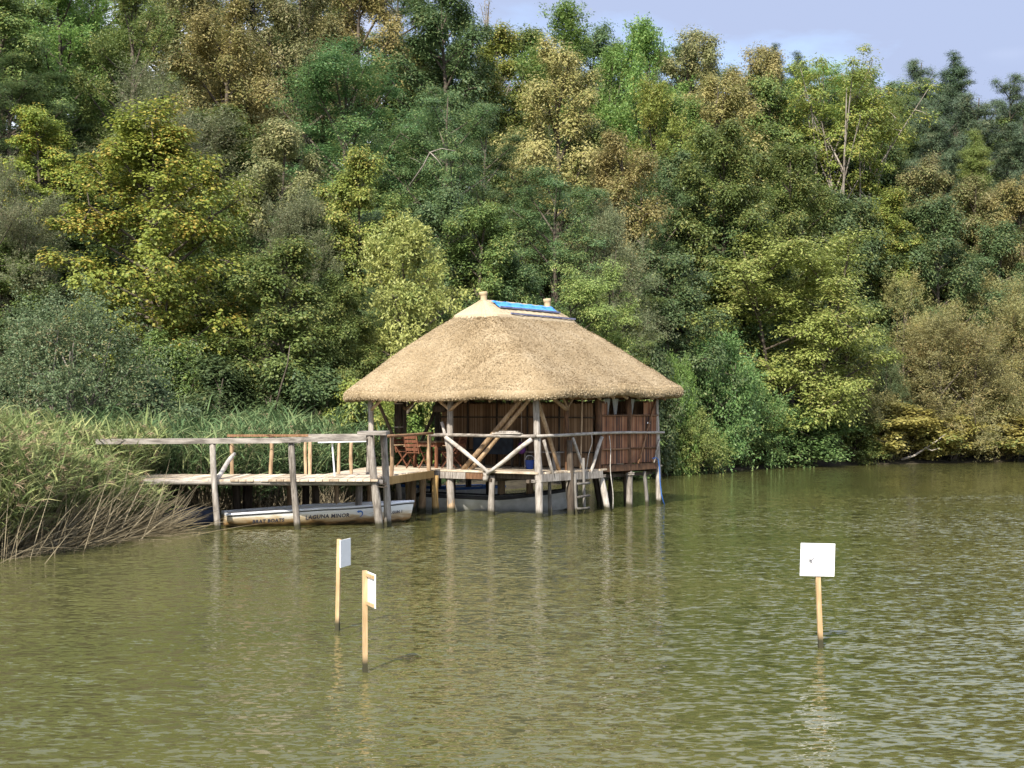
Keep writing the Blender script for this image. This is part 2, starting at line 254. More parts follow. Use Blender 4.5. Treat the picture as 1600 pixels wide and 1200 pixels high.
# ------------------------------------------------------------------ mesh helpers
ROOT = {}                                   # object -> world position of its thing's base
def link(o, parent):
    COL.objects.link(o)
    if parent is not None: o.parent = parent; ROOT[o.name] = ROOT.get(parent.name, Vector((0, 0, 0)))
    return o
def tag(o, label=None, cat=None, group=None, kind=None):
    if label: o['label'] = label
    if cat: o['category'] = cat
    if group: o['group'] = group
    if kind: o['kind'] = kind
    return o
def thing(name, loc, label, cat, group=None, rz=0):
    o = bpy.data.objects.new(name, None); COL.objects.link(o); o.empty_display_size = 0.2
    o.location = loc; o.rotation_euler = (0, 0, rz); ROOT[o.name] = Vector(loc) if not rz else Vector((0, 0, 0))
    return tag(o, label, cat, group)
class MB:
    def __init__(s): s.v = []; s.f = []
    def box(s, c, size, rot=None):
        i = len(s.v); hx, hy, hz = (a / 2 for a in size)
        for x in (-hx, hx):
            for y in (-hy, hy):
                for z in (-hz, hz):
                    p = Vector((x, y, z))
                    if rot is not None: p = rot @ p
                    s.v.append(p + Vector(c))
        s.f += [(i, i+1, i+3, i+2), (i+4, i+6, i+7, i+5), (i, i+4, i+5, i+1), (i+2, i+3, i+7, i+6), (i, i+2, i+6, i+4), (i+1, i+5, i+7, i+3)]
        return s
    def beam(s, a, b, w, h, up=Vector((0, 0, 1))):
        a = Vector(a); b = Vector(b); d = (b - a); Lg = d.length; d.normalize()
        x = d.cross(up)
        if x.length < 1e-4: x = d.cross(Vector((0, 1, 0)))
        x.normalize(); u = x.cross(d)
        M = Matrix((d, x, u)).transposed()
        return s.box((a + b) / 2, (Lg, w, h), M)
    def tube(s, pts, rad, sides=8, jit=0.0, rng=R, caps=True):
        pts = [Vector(p) for p in pts]; n = len(pts)
        if not hasattr(rad, '__len__'): rad = [rad] * n
        i0 = len(s.v); t0 = (pts[1] - pts[0]).normalized()
        ref = Vector((1, 0, 0)) if abs(t0.x) < 0.8 else Vector((0, 1, 0))
        for k, p in enumerate(pts):
            t = (pts[min(k+1, n-1)] - pts[max(k-1, 0)]).normalized()
            x = ref - t * ref.dot(t); x.normalize(); ref = x; y = t.cross(x)
            for j in range(sides):
                a = 2 * math.pi * j / sides; r = rad[k] * (1 + rng.uniform(-jit, jit))
                s.v.append(p + x * (r * math.cos(a)) + y * (r * math.sin(a)))
        for k in range(n - 1):
            for j in range(sides):
                a = i0 + k * sides + j; b = i0 + k * sides + (j + 1) % sides
                s.f.append((a, b, b + sides, a + sides))
        if caps:
            s.f.append(tuple(i0 + j for j in reversed(range(sides)))); s.f.append(tuple(i0 + (n - 1) * sides + j for j in range(sides)))
        return s
    def build(s, name, mat, parent=None, smooth=False):
        off = ROOT.get(parent.name, Vector((0, 0, 0))) if parent is not None else Vector((0, 0, 0))
        me = bpy.data.meshes.new(name); me.from_pydata([tuple(Vector(p) - off) for p in s.v], [], s.f); me.update()
        if smooth: me.shade_smooth()
        me.materials.append(MATS[mat])
        return link(bpy.data.objects.new(name, me), parent)
def quads_mesh(name, V, nper=4):
    """V: (N, nper, 3) loose faces -> mesh"""
    V = np.ascontiguousarray(V, dtype=np.float32); N = V.shape[0]
    me = bpy.data.meshes.new(name); me.vertices.add(N * nper); me.vertices.foreach_set('co', V.reshape(-1))
    me.loops.add(N * nper); me.loops.foreach_set('vertex_index', np.arange(N * nper, dtype=np.int32))
    me.polygons.add(N); me.polygons.foreach_set('loop_start', np.arange(0, N * nper, nper, dtype=np.int32))
    me.update(calc_edges=True); return me
def log(a, b, r0, r1=None, sides=9, n=7, bend=0.03, jit=0.09, knots=True, rng=R):
    """a crooked, tapering round timber between two points"""
    a = Vector(a); b = Vector(b); r1 = r0 if r1 is None else r1
    d = b - a; x = d.orthogonal().normalized(); y = d.normalized().cross(x)
    ph = rng.uniform(0, 6.28); ph2 = rng.uniform(0, 6.28); pts = []; rr = []
    for k in range(n):
        t = k / (n - 1); e = math.sin(math.pi * t)
        pts.append(a + d * t + x * (bend * e * math.sin(ph + 2.6 * t)) + y * (bend * e * math.cos(ph2 + 3.1 * t)))
        rr.append((r0 + (r1 - r0) * t) * (1 + rng.uniform(-jit, jit)))
    return MB().tube(pts, rr, sides, jit * 0.5, rng)

# ------------------------------------------------------------------ ground and water
SH = np.array([(-900, -60), (-120, 4), (-40, 20), (-20, 25.3), (-10.4, 27.6), (-10.0, 30.3), (-9.3, 32.6), (-8.7, 34.8), (-7.9, 36.8), (-6.6, 39.2), (-4.5, 43), (-2, 48), (2, 55.5), (6.8, 62.8), (11, 68.5), (16.7, 74), (29, 80), (60, 88), (120, 98), (300, 120), (1500, 260)], float)
def hash2(ix, iy): 
    h = np.sin(ix * 127.1 + iy * 311.7) * 43758.5453; return h - np.floor(h)
def vnoise(x, y):
    ix, iy = np.floor(x), np.floor(y); fx, fy = x - ix, y - iy; fx = fx*fx*(3-2*fx); fy = fy*fy*(3-2*fy)
    return (hash2(ix, iy)*(1-fx) + hash2(ix+1, iy)*fx)*(1-fy) + (hash2(ix, iy+1)*(1-fx) + hash2(ix+1, iy+1)*fx)*fy
def shore_dist(x, y):
    x = np.asarray(x, float); y = np.asarray(y, float); best = np.full(x.shape, 1e9)
    for (ax, ay), (bx, by) in zip(SH[:-1], SH[1:]):
        dx, dy = bx - ax, by - ay; t = np.clip(((x-ax)*dx + (y-ay)*dy) / (dx*dx + dy*dy), 0, 1)
        best = np.minimum(best, np.hypot(x - ax - t*dx, y - ay - t*dy))
    return np.where(y > np.interp(x, SH[:, 0], SH[:, 1]), best, -best)
def ground_z(x, y):
    s = shore_dist(x, y); x = np.asarray(x, float); y = np.asarray(y, float)
    up = np.interp(s, [0, 0.6, 3, 8, 14, 24, 40, 56, 80, 200], [0, 0.18, 0.42, 1.2, 4.2, 10.2, 18.2, 22.5, 24, 26])
    up = up + np.clip(s - 6, 0, 12) / 12 * ((vnoise(x*0.09, y*0.09) - 0.5) * 2.4) + np.clip(s, 0, 1) * (vnoise(x*0.9, y*0.9) - 0.5) * 0.18
    dn = np.maximum(-1.6, s * 0.3)
    z = np.where(s > 0, up, dn)
    near = np.clip((3.2 - y) * 0.45, -1.6, 1.25)
    return np.where(s > 0, z, np.maximum(z, near))
def gz(x, y): return float(ground_z(np.array([x]), np.array([y]))[0])
def axis_coords(lo, hi, step, far): 
    core = np.arange(lo, hi + 0.01, step); g = [step * 1.5 * 1.5**k for k in range(1, 16)]
    a = lo - np.cumsum(g); b = hi + np.cumsum(g)
    return np.concatenate([a[a > -far][::-1], core, b[b < far]])
def grid_mesh(name, xs, ys, zf):
    X, Y = np.meshgrid(xs, ys); Z = zf(X.ravel(), Y.ravel()); V = np.stack([X.ravel(), Y.ravel(), Z], 1)
    nx, ny = len(xs), len(ys); I = (np.arange(ny-1)[:, None] * nx + np.arange(nx-1)[None, :]).ravel()
    F = np.stack([I, I+1, I+1+nx, I+nx], 1)
    me = bpy.data.meshes.new(name); me.vertices.add(len(V)); me.vertices.foreach_set('co', V.astype(np.float32).ravel())
    me.loops.add(F.size); me.loops.foreach_set('vertex_index', F.astype(np.int32).ravel()); me.polygons.add(len(F)); me.polygons.foreach_set('loop_start', np.arange(0, F.size, 4, dtype=np.int32))
    me.update(calc_edges=True); me.shade_smooth(); return me
me = grid_mesh('ground', axis_coords(-70, 110, 1.3, 2600), axis_coords(-6, 150, 1.3, 2600), ground_z)
me.materials.append(MATS['soil']); tag(link(bpy.data.objects.new('ground', me), None), 'wooded bank and hillside rising from the lake', kind='structure')
xs = axis_coords(-30, 60, 1.0, 2600); ys = axis_coords(3, 90, 1.0, 2600)
me = grid_mesh('water', xs, ys, lambda x, y: np.zeros_like(x))
Xw, Yw = (a.ravel() for a in np.meshgrid(xs, ys))
sdw = -shore_dist(Xw, Yw)
wind = np.interp(sdw, [0, 1.5, 5, 10, 20], [0.6, 0.65, 0.75, 0.9, 1.0]) 
# the lee of the right shore ends along a visible line, where the breeze reaches the surface
line = (Yw - np.interp(Xw, [3, 10, 22, 40], [45, 46, 52, 64]))
wind = np.where((Xw > 4), np.minimum(wind, np.clip(1.0 - (line + 1.0) / 2.0 * 0.6, 0.4, 1.0)), wind)
at_ = me.attributes.new('wind', 'FLOAT', 'POINT'); at_.data.foreach_set('value', wind.astype(np.float32))
me.materials.append(MATS['water']); tag(link(bpy.data.objects.new('water', me), None), 'murky olive lake water with small ripples', kind='structure')
# ------------------------------------------------------------------ thatched hut on stilts
C0 = Vector((0.64, 38.26, 0)); U = Vector((0.593, 0.805, 0)); Vv = Vector((-0.805, 0.593, 0)); ZD = 1.21
def H(u, v, z): return C0 + U * u + Vv * v + Vector((0, 0, z))
UC, VC = 3.25, 3.03
hut = thing('thatched_hut', H(UC, VC, 0), 'open timber hut on stilts in the lake under a big straw roof', 'hut')

# roof: rings of a rounded rectangle from the underside over the lip up to the ridge
NS = 168
def rring(A, B, r):
    """NS points, (u, v) offsets from the centre, evenly spread on a rounded rectangle"""
    r = min(r, A * 0.98, B * 0.98); seg = []
    for (sx, sy, a0) in ((1, -1, -90), (1, 1, 0), (-1, 1, 90), (-1, -1, 180)):
        for k in range(11):
            a = math.radians(a0 + 9 * k); seg.append((sx * (A - r) + r * math.cos(a), sy * (B - r) + r * math.sin(a)))
    # a fixed share of points per side and corner so that rings connect cleanly
    out = []
    for c in range(4):
        arc = seg[c*11:(c+1)*11]; nxt = seg[((c+1) % 4) * 11]
        for k in range(10): out.append(arc[k])
        p, q = arc[10], nxt
        for k in range(32): t = k / 32; out.append((p[0] + (q[0]-p[0])*t, p[1] + (q[1]-p[1])*t))
    return np.array(out)
ZE, ZR = 3.585, 6.05
rings = [(1.55, 0.05, 0.04, 5.78, -1), (3.0, 2.75, 0.3, 3.62, -1), (3.55, 3.28, 0.7, 3.36, -1), (3.92, 3.64, 1.0, 3.285, 0), (4.07, 3.79, 1.05, 3.295, 0), (4.12, 3.84, 1.08, 3.36, 0), (4.115, 3.835, 1.08, 3.49, 0)]
NT = 40
for k in range(NT + 1):
    t = k / NT; bul = 0.10 * math.sin(math.pi * min(1, t * 1.1)) - 0.10 * max(0, t - 0.8)
    rings.append((4.06 + (1.66 - 4.06) * t + bul, 3.78 + (0.07 - 3.78) * t ** 0.96 + bul * 0.9, 1.06 * (1 - t) + 0.05, ZE + (ZR - ZE) * t, t))
def droop(uv, t):
    s = np.clip((-uv[:, 0] - 1.4) / 2.2, 0, 1); s = s * s * (3 - 2 * s)
    return -0.13 * s * (1 - t) ** 2 + 0.035 * np.sin(uv[:, 0] * 2.1 + uv[:, 1] * 1.3) * (1 - t)
RV = []
for (A, B, r, z, t) in rings:
    uv = rring(A, B, r); tt = max(0, t)
    n1 = (vnoise(uv[:, 0]*2.6 + 9, uv[:, 1]*2.6 + tt*7) - 0.5) * 0.05 + (vnoise(uv[:, 0]*7 + 3, uv[:, 1]*7 + tt*23) - 0.5) * 0.018
    rad = np.hypot(uv[:, 0], uv[:, 1]) + 0.3; fade = 1.0 if t >= 0 else 0.2
    uvn = uv * (1 + n1 * fade * (1 - 0.8 * tt) / rad)[:, None]
    zz = z + droop(uv, tt) + (n1 * 0.8 * fade * (1 - 0.5 * tt))
    P = np.zeros((NS, 3)); P[:, 0] = C0.x + U.x*(UC + uvn[:, 0]) + Vv.x*(VC + uvn[:, 1]); P[:, 1] = C0.y + U.y*(UC + uvn[:, 0]) + Vv.y*(VC + uvn[:, 1]); P[:, 2] = zz
    RV.append(P)
RV = np.array(RV); NR = len(RV)
mb = MB(); mb.v = [Vector(p) for p in RV.reshape(-1, 3)]
for i in range(NR - 1):
    for j in range(NS):
        a = i * NS + j; b = i * NS + (j + 1) % NS; mb.f.append((a, b, b + NS, a + NS))
mb.f.append(tuple((NR - 1) * NS + j for j in range(NS))); mb.f.append(tuple(reversed(range(NS))))
roof = mb.build('roof', 'thatch', hut, smooth=True)
roof['label'] = 'thick tan straw roof with blunt cut eaves'
rg = np.random.default_rng(5)
S0 = 7                                            # first slope ring
def surf(ti, aj):
    """bilinear point on the roof for ring coordinate ti and perimeter coordinate aj"""
    i = np.clip(np.floor(ti).astype(int), 0, NR - 2); f = (ti - i)[:, None]; j = np.floor(aj).astype(int) % NS; g = (aj - np.floor(aj))[:, None]; j2 = (j + 1) % NS
    return (RV[i, j]*(1-g) + RV[i, j2]*g)*(1-f) + (RV[i+1, j]*(1-g) + RV[i+1, j2]*g)*f
def straws(n, tlo, thi, length, width, lift, sink=0.01, spread=0.25, name='straw_ends', parent=None, mat='straw', power=0.6):
    tt = tlo + (thi - tlo) * rg.random(n) ** (1 / power) if power != 1 else tlo + (thi - tlo) * rg.random(n)
    aj = rg.random(n) * NS; p = surf(tt, aj); dn = surf(np.maximum(tt - 0.6, 0), aj) - p; dn /= np.linalg.norm(dn, axis=1)[:, None] + 1e-9
    sd_ = surf(tt, aj + 0.6) - p; sd_ /= np.linalg.norm(sd_, axis=1)[:, None] + 1e-9
    nr = np.cross(dn, sd_); nr /= np.linalg.norm(nr, axis=1)[:, None] + 1e-9
    c = np.array([*(H(UC, VC, 3.5))]); flip = np.sign(np.einsum('ij,ij->i', nr, p - c)); nr *= flip[:, None]
    d = dn + sd_ * rg.normal(0, spread, n)[:, None]; d /= np.linalg.norm(d, axis=1)[:, None]
    Lh = (length * rg.uniform(0.6, 1.4, n))[:, None]; W = (width * rg.uniform(0.6, 1.3, n))[:, None]; lf = (lift * rg.uniform(0.2, 1.5, n))[:, None]
    s = np.cross(nr, d); a = p - nr * sink; b = p + d * Lh + nr * lf
    V = np.stack([a - s*W/2, b - s*W/2, b + s*W/2, a + s*W/2], 1) - np.array(ROOT[hut.name])
    me = quads_mesh(name, V); me.materials.append(MATS[mat]); return tag(link(bpy.data.objects.new(name, me), parent), kind='stuff')
straws(95000, S0 - 0.2, S0 + NT * 0.92, 0.036, 0.013, 0.017, spread=0.5, parent=roof, power=0.75)
# ragged cut butts of the lip
n = 15000; tt = rg.uniform(2.6, S0 + 0.3, n); aj = rg.random(n) * NS; p = surf(tt, aj)
out = p - np.array(H(UC, VC, 0)); out[:, 2] = 0; out /= np.linalg.norm(out, axis=1)[:, None]
d = out * rg.uniform(-0.1, 1.0, n)[:, None] + np.array([0, 0, -0.9]) + rg.normal(0, 0.25, (n, 3)); d /= np.linalg.norm(d, axis=1)[:, None]
s = np.cross(d, rg.normal(0, 1, (n, 3))); s /= np.linalg.norm(s, axis=1)[:, None]; W = 0.008; b = p + d * rg.uniform(0.01, 0.035, n)[:, None]; a = p - d * 0.02
me = quads_mesh('eave_butts', np.stack([a - s*W, b - s*W, b + s*W, a + s*W], 1) - np.array(ROOT[hut.name])); me.materials.append(MATS['straw']); tag(link(bpy.data.objects.new('eave_butts', me), roof), kind='stuff')
# ridge cap: a smoother collar of combed reed over the top of the slopes
cap = MB(); K = []
for k, (t, o) in enumerate(((0.80, 0.015), (0.815, 0.055), (0.86, 0.06), (0.92, 0.06), (0.97, 0.06), (1.0, 0.06))):
    ti = np.full(NS, S0 + NT * t); P = surf(ti, np.arange(NS).astype(float)); ctr = np.array(H(UC, VC, 0)); o2 = P - ctr; o2[:, 2] = 0
    o2 /= np.linalg.norm(o2, axis=1)[:, None] + 1e-6; rib = 1 + 0.5 * np.sin(np.arange(NS) * 2.4 + 0.7 * np.sin(np.arange(NS) * 0.31))
    P = P + (o2 * 0.55 + np.array([0, 0, 0.83])) * (o * (0.75 + 0.25 * rib))[:, None]
    if k == 0: P[:, 2] -= 0.02
    K.append(P)
K = np.array(K); cap.v = [Vector(p) for p in K.reshape(-1, 3)]
for i in range(5):
    for j in range(NS): a = i*NS + j; b = i*NS + (j+1) % NS; cap.f.append((a, b, b + NS, a + NS))
cap.f.append(tuple(5 * NS + j for j in range(NS)))
capo = cap.build('ridge_cap', 'straw_pale', roof); capo['label'] = 'pale combed straw collar along the ridge'
straws(5200, S0 + NT * 0.85, S0 + NT * 0.985, 0.24, 0.016, 0.015, sink=-0.06, spread=0.07, name='combed_straw', parent=roof, power=1, mat='straw_pale')
def roof_pt(u, t, lift):
    i = S0 + NT * t; A, B, r, z, _ = rings[min(NR - 1, int(i))]
    return H(UC + u, VC - B - lift * 0.56, z + lift * 0.83)
for sgn in (-1, 1):
    base = H(UC + sgn * 1.62, VC, 5.93); k = MB(); prof = [(0, .15), (.06, .12), (.14, .098), (.22, .094), (.27, .098), (.30, .105), (.315, .12), (.37, .125), (.40, .115), (.405, .05)]
    k.tube([base + Vector((0.012 * math.sin(9 * h), 0, h)) for h, _ in prof], [r for _, r in prof], 18, 0.05)
    kb = k.build('straw_knob', 'straw', roof, smooth=True)
g = MB(); nx, ny = 26, 5
for jx in range(nx):
    for jy in range(ny):
        u = -1.5 + 3.05 * jx / (nx - 1) + (0.05 * jy / 4); t = 0.995 - 0.085 * jy / (ny - 1)
        g.v.append(roof_pt(u, t, 0.10 + 0.012 * math.sin(jx * 1.3 + jy)))
for jx in range(nx - 1):
    for jy in range(ny - 1): a = jx * ny + jy; g.f.append((a, a + 1, a + 1 + ny, a + ny))
tp = g.build('tarp_strip', 'tarp_blue', roof, smooth=True); tp['label'] = 'bright blue tarp strip along the ridge'
so = tp.modifiers.new('thickness', 'SOLIDIFY'); so.thickness = 0.012
MB().beam(roof_pt(-1.45, 0.905, 0.10), roof_pt(1.62, 0.905, 0.10), 0.05, 0.05).build('tarp_batten', 'lath_blue', roof)
MB().beam(roof_pt(-1.30, 0.838, 0.09), roof_pt(0.35, 0.832, 0.09), 0.05, 0.045).build('lath', 'lath_blue', roof)
MB().beam(roof_pt(0.33, 0.832, 0.095), roof_pt(2.02, 0.828, 0.09), 0.05, 0.045).build('lath', 'lath_blue', roof)
for k in range(9):
    u = 0.25 + 0.72 * k; log(H(u, -0.52, 3.215 + R.uniform(-.02, .02)), H(u, 0.3, 3.72), 0.045, 0.04, 7, 4, 0.01).build('rafter', 'warm_wood', roof, smooth=True)
for k in range(7):
    v = 0.4 + 0.85 * k; log(H(-0.42, v, 3.12), H(0.15, v, 3.5), 0.045, 0.04, 7, 4, 0.01).build('rafter', 'warm_wood', roof, smooth=True)

def hpost(u, v, top, r, mat, lean=(0, 0), bot=-1.0, name='post', r1=None, bend=0.03):
    a = H(u + lean[0], v + lean[1], bot); b = H(u, v, top)
    o = log(a, b, r * 1.08, (r1 or r * 0.82), 10, 12, bend, 0.08).build(name, mat, hut, smooth=True); return o
# perimeter posts
hpost(0, 0, 3.3, 0.105, 'grey_wood', (-0.02, -0.16))
hpost(0, 2.95, 3.3, 0.105, 'grey_wood', (0, -0.06))
hpost(-0.02, 5.95, 3.3, 0.10, 'grey_wood', (0, 0.02))
hpost(1.45, 0, 3.3, 0.075, 'brown_wood', (0.1, 0), bot=1.0)
hpost(3.08, 0.0, 3.3, 0.11, 'brown_wood', (0, 0), bot=1.0)
hpost(4.72, 0, 3.3, 0.11, 'brown_wood', (0, 0), bot=1.0)
hpost(6.35, 0, 3.3, 0.085, 'grey_wood', (0.08, -0.06))
for (u, v) in ((6.35, 3.0), (6.35, 5.95), (3.08, 5.95), (1.5, 5.95), (4.7, 5.95)): hpost(u, v, 3.3, 0.095, 'dark_wood')
hpost(3.2, 3.3, 3.3, 0.09, 'dark_wood', bot=1.2)
# stilts
for (u, v, r, m, ln) in ((0.0, 1.47, 0.10, 'grey_wood', (0, -0.03)), (1.5, -0.05, 0.12, 'grey_wood', (0.05, -0.10)), (3.1, -0.05, 0.10, 'grey_wood', (0.05, -0.42)), (4.72, -0.03, 0.11, 'grey_wood', (0, -0.06)),
                         (3.0, 1.1, 0.15, 'dark_wood', (0.1, -0.25)), (4.9, 1.3, 0.13, 'dark_wood', (0.1, -0.3)), (2.3, 2.9, 0.13, 'warm_wood', (0, 0)), (2.5, 2.0, 0.12, 'warm_wood', (0, 0)),
                         (2.6, 3.6, 0.10, 'dark_wood', (0, 0)), (0.9, 3.6, 0.11, 'dark_wood', (0, 0.1)), (1.2, 4.6, 0.11, 'dark_wood', (0, 0)), (0.1, 4.6, 0.10, 'warm_wood', (0, 0))):
    hpost(u, v, 1.08, r, m, ln, name='stilt')
for (u, v, r, m, ln) in ((2.25, 0.35, 0.065, 'wet_wood', (0.05, -0.12)), (3.9, 0.5, 0.07, 'dark_wood', (0, -0.2)), (5.6, 0.7, 0.08, 'dark_wood', (0.1, -0.15)), (5.55, -0.05, 0.06, 'wet_wood', (0.05, -0.1)), (0.72, 0.05, 0.06, 'wet_wood', (0, -0.1)), (6.3, 1.6, 0.08, 'dark_wood', (0, -0.1))):
    hpost(u, v, 1.05, r, m, ln, name='stilt', bend=0.05)
hpost(0.02, 3.02, 1.12, 0.115, 'warm_wood', (-0.08, -0.14), name='stilt')
hpost(1.42, -0.13, 2.05, 0.10, 'dark_wood', (0.05, -0.03), name='stilt', bot=-0.9)
for (u, v, z) in ((1.5, -0.10, 0.98), (3.1, -0.09, 0.98), (4.72, -0.06, 0.98), (0, -0.03, 0.95)):     # lashings where the uprights meet the stilts
    c = H(u, v, z); mb = MB()
    for k in range(2): mb.tube([c + Vector((0.135 * math.cos(a), 0.135 * math.sin(a), 0.045 * k + 0.006 * math.sin(3 * a))) for a in [2 * math.pi * q / 14 for q in range(15)]], 0.014, 5, caps=False)
    mb.build('lashing', 'grey_wood', hut, smooth=True)
# wall plates
for a, b in ((H(-0.1, -0.15, 3.29), H(-0.1, 6.2, 3.29)), (H(-0.2, 0, 3.33), H(6.6, 0, 3.33)), (H(-0.2, 5.95, 3.33), H(6.6, 5.95, 3.33)), (H(6.35, -0.2, 3.29), H(6.35, 6.2, 3.29)), (H(3.1, 0, 3.26), H(3.1, 5.95, 3.26))):
    log(a, b, 0.075, 0.07, 8, 8, 0.02).build('wall_plate', 'brown_wood', hut, smooth=True)
# braces and struts
def brace(a, b, r, m, name='brace', bend=0.015): return log(a, b, r, r * 0.9, 8, 6, bend).build(name, m, hut, smooth=True)
brace(H(0.28, 2.72, 1.20), H(0.22, 0.48, 3.34), 0.075, 'warm_wood'); brace(H(0.36, 2.50, 1.20), H(0.34, 0.30, 3.34), 0.07, 'warm_wood')
brace(H(0.12, 0.10, 3.34), H(1.34, 0.16, 1.2), 0.06, 'warm_wood')
brace(H(-0.04, 2.9, 2.86), H(-0.06, 3.5, 3.30), 0.05, 'warm_wood'); brace(H(-0.04, 2.95, 2.86), H(-0.06, 2.28, 3.30), 0.05, 'warm_wood')
brace(H(-0.04, 5.9, 2.9), H(-0.06, 5.35, 3.30), 0.05, 'warm_wood'); brace(H(0.05, 5.8, 3.25), H(1.2, 5.8, 1.55), 0.055, 'dark_wood')
brace(H(3.0, 5.8, 3.25), H(1.9, 5.8, 1.6), 0.055, 'dark_wood'); brace(H(1.5, 5.9, 2.9), H(0.9, 5.9, 3.3), 0.045, 'warm_wood'); brace(H(1.5, 5.9, 2.9), H(2.1, 5.9, 3.3), 0.045, 'warm_wood')
brace(H(1.45, -0.03, 2.9), H(0.6, -0.02, 3.32), 0.055, 'warm_wood'); brace(H(1.47, -0.04, 2.95), H(1.85, -0.02, 3.32), 0.04, 'warm_wood'); brace(H(1.43, -0.06, 2.95), H(1.2, -0.03, 3.32), 0.035, 'warm_wood')
brace(H(2.12, -0.10, 3.30), H(1.98, -0.13, 1.25), 0.025, 'warm_wood'); brace(H(1.55, -0.16, 2.12), H(2.2, -0.17, 1.02), 0.04, 'grey_wood')
brace(H(0.12, -0.18, 2.08), H(0.62, -0.18, 1.0), 0.045, 'grey_wood'); brace(H(3.02, -0.17, 2.12), H(2.4, -0.18, 1.08), 0.05, 'grey_wood')
brace(H(6.12, -0.13, 3.22), H(5.02, -0.17, 1.3), 0.032, 'brown_wood'); brace(H(6.3, -0.14, 2.0), H(5.95, -0.16, 1.3), 0.03, 'grey_wood')
brace(H(0.05, 3.3, 2.55), H(0.05, 2.98, 1.4), 0.05, 'grey_wood', 'strut')
# rails
log(H(-0.13, 3.62, 2.18), H(-0.13, -0.10, 2.19), 0.05, 0.045, 8, 9, 0.02).build('rail', 'grey_pole', hut, smooth=True)
log(H(-0.15, -0.15, 2.19), H(6.55, -0.15, 2.20), 0.045, 0.035, 8, 12, 0.035).build('rail', 'grey_pole', hut, smooth=True)
log(H(-0.17, 2.98, 2.12), H(-0.19, 1.42, 1.16), 0.06, 0.055, 8, 6, 0.02).build('brace', 'grey_pole', hut, smooth=True)
log(H(-0.17, 0.02, 2.10), H(-0.20, 1.56, 1.10), 0.06, 0.055, 8, 6, 0.02).build('brace', 'grey_pole', hut, smooth=True)
log(H(-0.19, 1.54, 1.16), H(-0.16, 1.60, 0.95), 0.085, 0.07, 8, 4, 0.02).build('knot', 'grey_wood', hut, smooth=True)
# deck: one board at a time, with joists and fascias
k = 0; u = -0.14
while u < 6.5:
    w = R.uniform(0.17, 0.21); v0 = -0.18 + R.uniform(-0.03, 0.03) if u < 3.1 else -0.02 + R.uniform(-0.02, .02)
    MB().beam(H(u + w/2, v0, ZD - 0.025 + R.uniform(-.004, .004)), H(u + w/2, 6.1, ZD - 0.025), w - 0.012, 0.05).build('deck_board', 'deck_wood', hut); u += w
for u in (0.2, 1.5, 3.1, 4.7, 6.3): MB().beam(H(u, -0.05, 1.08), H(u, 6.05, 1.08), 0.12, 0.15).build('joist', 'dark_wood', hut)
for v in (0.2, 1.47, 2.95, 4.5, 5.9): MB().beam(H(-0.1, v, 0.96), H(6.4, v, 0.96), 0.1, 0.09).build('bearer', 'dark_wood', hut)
MB().beam(H(-0.14, 3.65, 1.06), H(-0.14, 2.3, 1.06), 0.04, 0.18).build('fascia', 'grey_wood', hut)
MB().beam(H(-0.14, 2.28, 1.06), H(-0.14, 1.5, 1.06), 0.04, 0.16).build('fascia', 'brown_wood', hut)
MB().beam(H(-0.05, -0.2, 1.055), H(3.0, -0.2, 1.055), 0.04, 0.20).build('fascia', 'grey_wood', hut)
MB().beam(H(3.15, -0.1, 1.20), H(6.2, -0.1, 1.20), 0.05, 0.19).build('fascia', 'brown_wood', hut)['label'] = 'rusty brown bottom beam'
# reed walls: panels of bundled reed held by laths
def reed_panel(p0, p1, z0, z1, mat, ragged=0.04):
    p0 = Vector(p0); p1 = Vector(p1); d = p1 - p0; Lg = d.length; d.normalize(); nn = Vector((d.y, -d.x, 0)); n = int(Lg / 0.026); mb = MB()
    for i in range(n):
        for side in (1, -1):
            a = p0 + d * (Lg * i / n); b = p0 + d * (Lg * (i + 1) / n); o = nn * side * (0.014 + R.uniform(0, 0.012)); m_ = (a + b) / 2 + o; lo = z0 + R.uniform(-ragged, ragged) * 0.3; hi = z1 + R.uniform(-ragged, ragged)
            i0 = len(mb.v)
            for q, zz in ((a, lo), (m_, lo), (b, lo), (a, hi), (m_, hi), (b, hi)): mb.v.append(Vector((q.x, q.y, zz)))
            mb.f += [(i0, i0+1, i0+4, i0+3), (i0+1, i0+2, i0+5, i0+4)]
    return mb.build('reed_panel', mat, hut)
def batten(a, b, m='dark_wood', r=0.025, par=None): return log(a, b, r, r, 6, 5, 0.008).build('batten', m, par or hut, smooth=True)
vs_ = [0.12, 1.28, 2.42, 3.55, 4.66, 5.75]
for a, b in zip(vs_[:-1], vs_[1:]):
    for (z0, z1) in ((1.24, 1.66), (1.68, 2.66), (2.68, 3.06)):
        reed_panel(H(3.02, a + 0.012, 0), H(3.02, b - 0.012, 0), z0, z1, 'reed_wall', 0.012 if z1 < 3 else 0.03)
    batten(H(2.97, b, 1.22), H(2.97, b, 3.2), r=0.03)
for z in (1.67, 2.67): batten(H(2.96, 0.05, z), H(2.96, 5.8, z), r=0.024)
for (a, b) in ((3.16, 4.62), (4.82, 6.28)):
    for (z0, z1) in ((1.32, 1.74), (1.76, 2.72)): reed_panel(H(a, -0.03, 0), H(b, -0.03, 0), z0, z1, 'reed_wall_red', 0.015)
    for z in (1.75, 2.73): batten(H(a - .03, -0.075, z), H(b + .03, -0.075, z), 'brown_wood', 0.028)
reed_panel(H(3.16, -0.03, 0), H(3.52, -0.03, 0), 2.75, 3.1, 'reed_wall_red'); reed_panel(H(5.55, -0.03, 0), H(6.28, -0.03, 0), 2.75, 3.12, 'reed_wall_red')
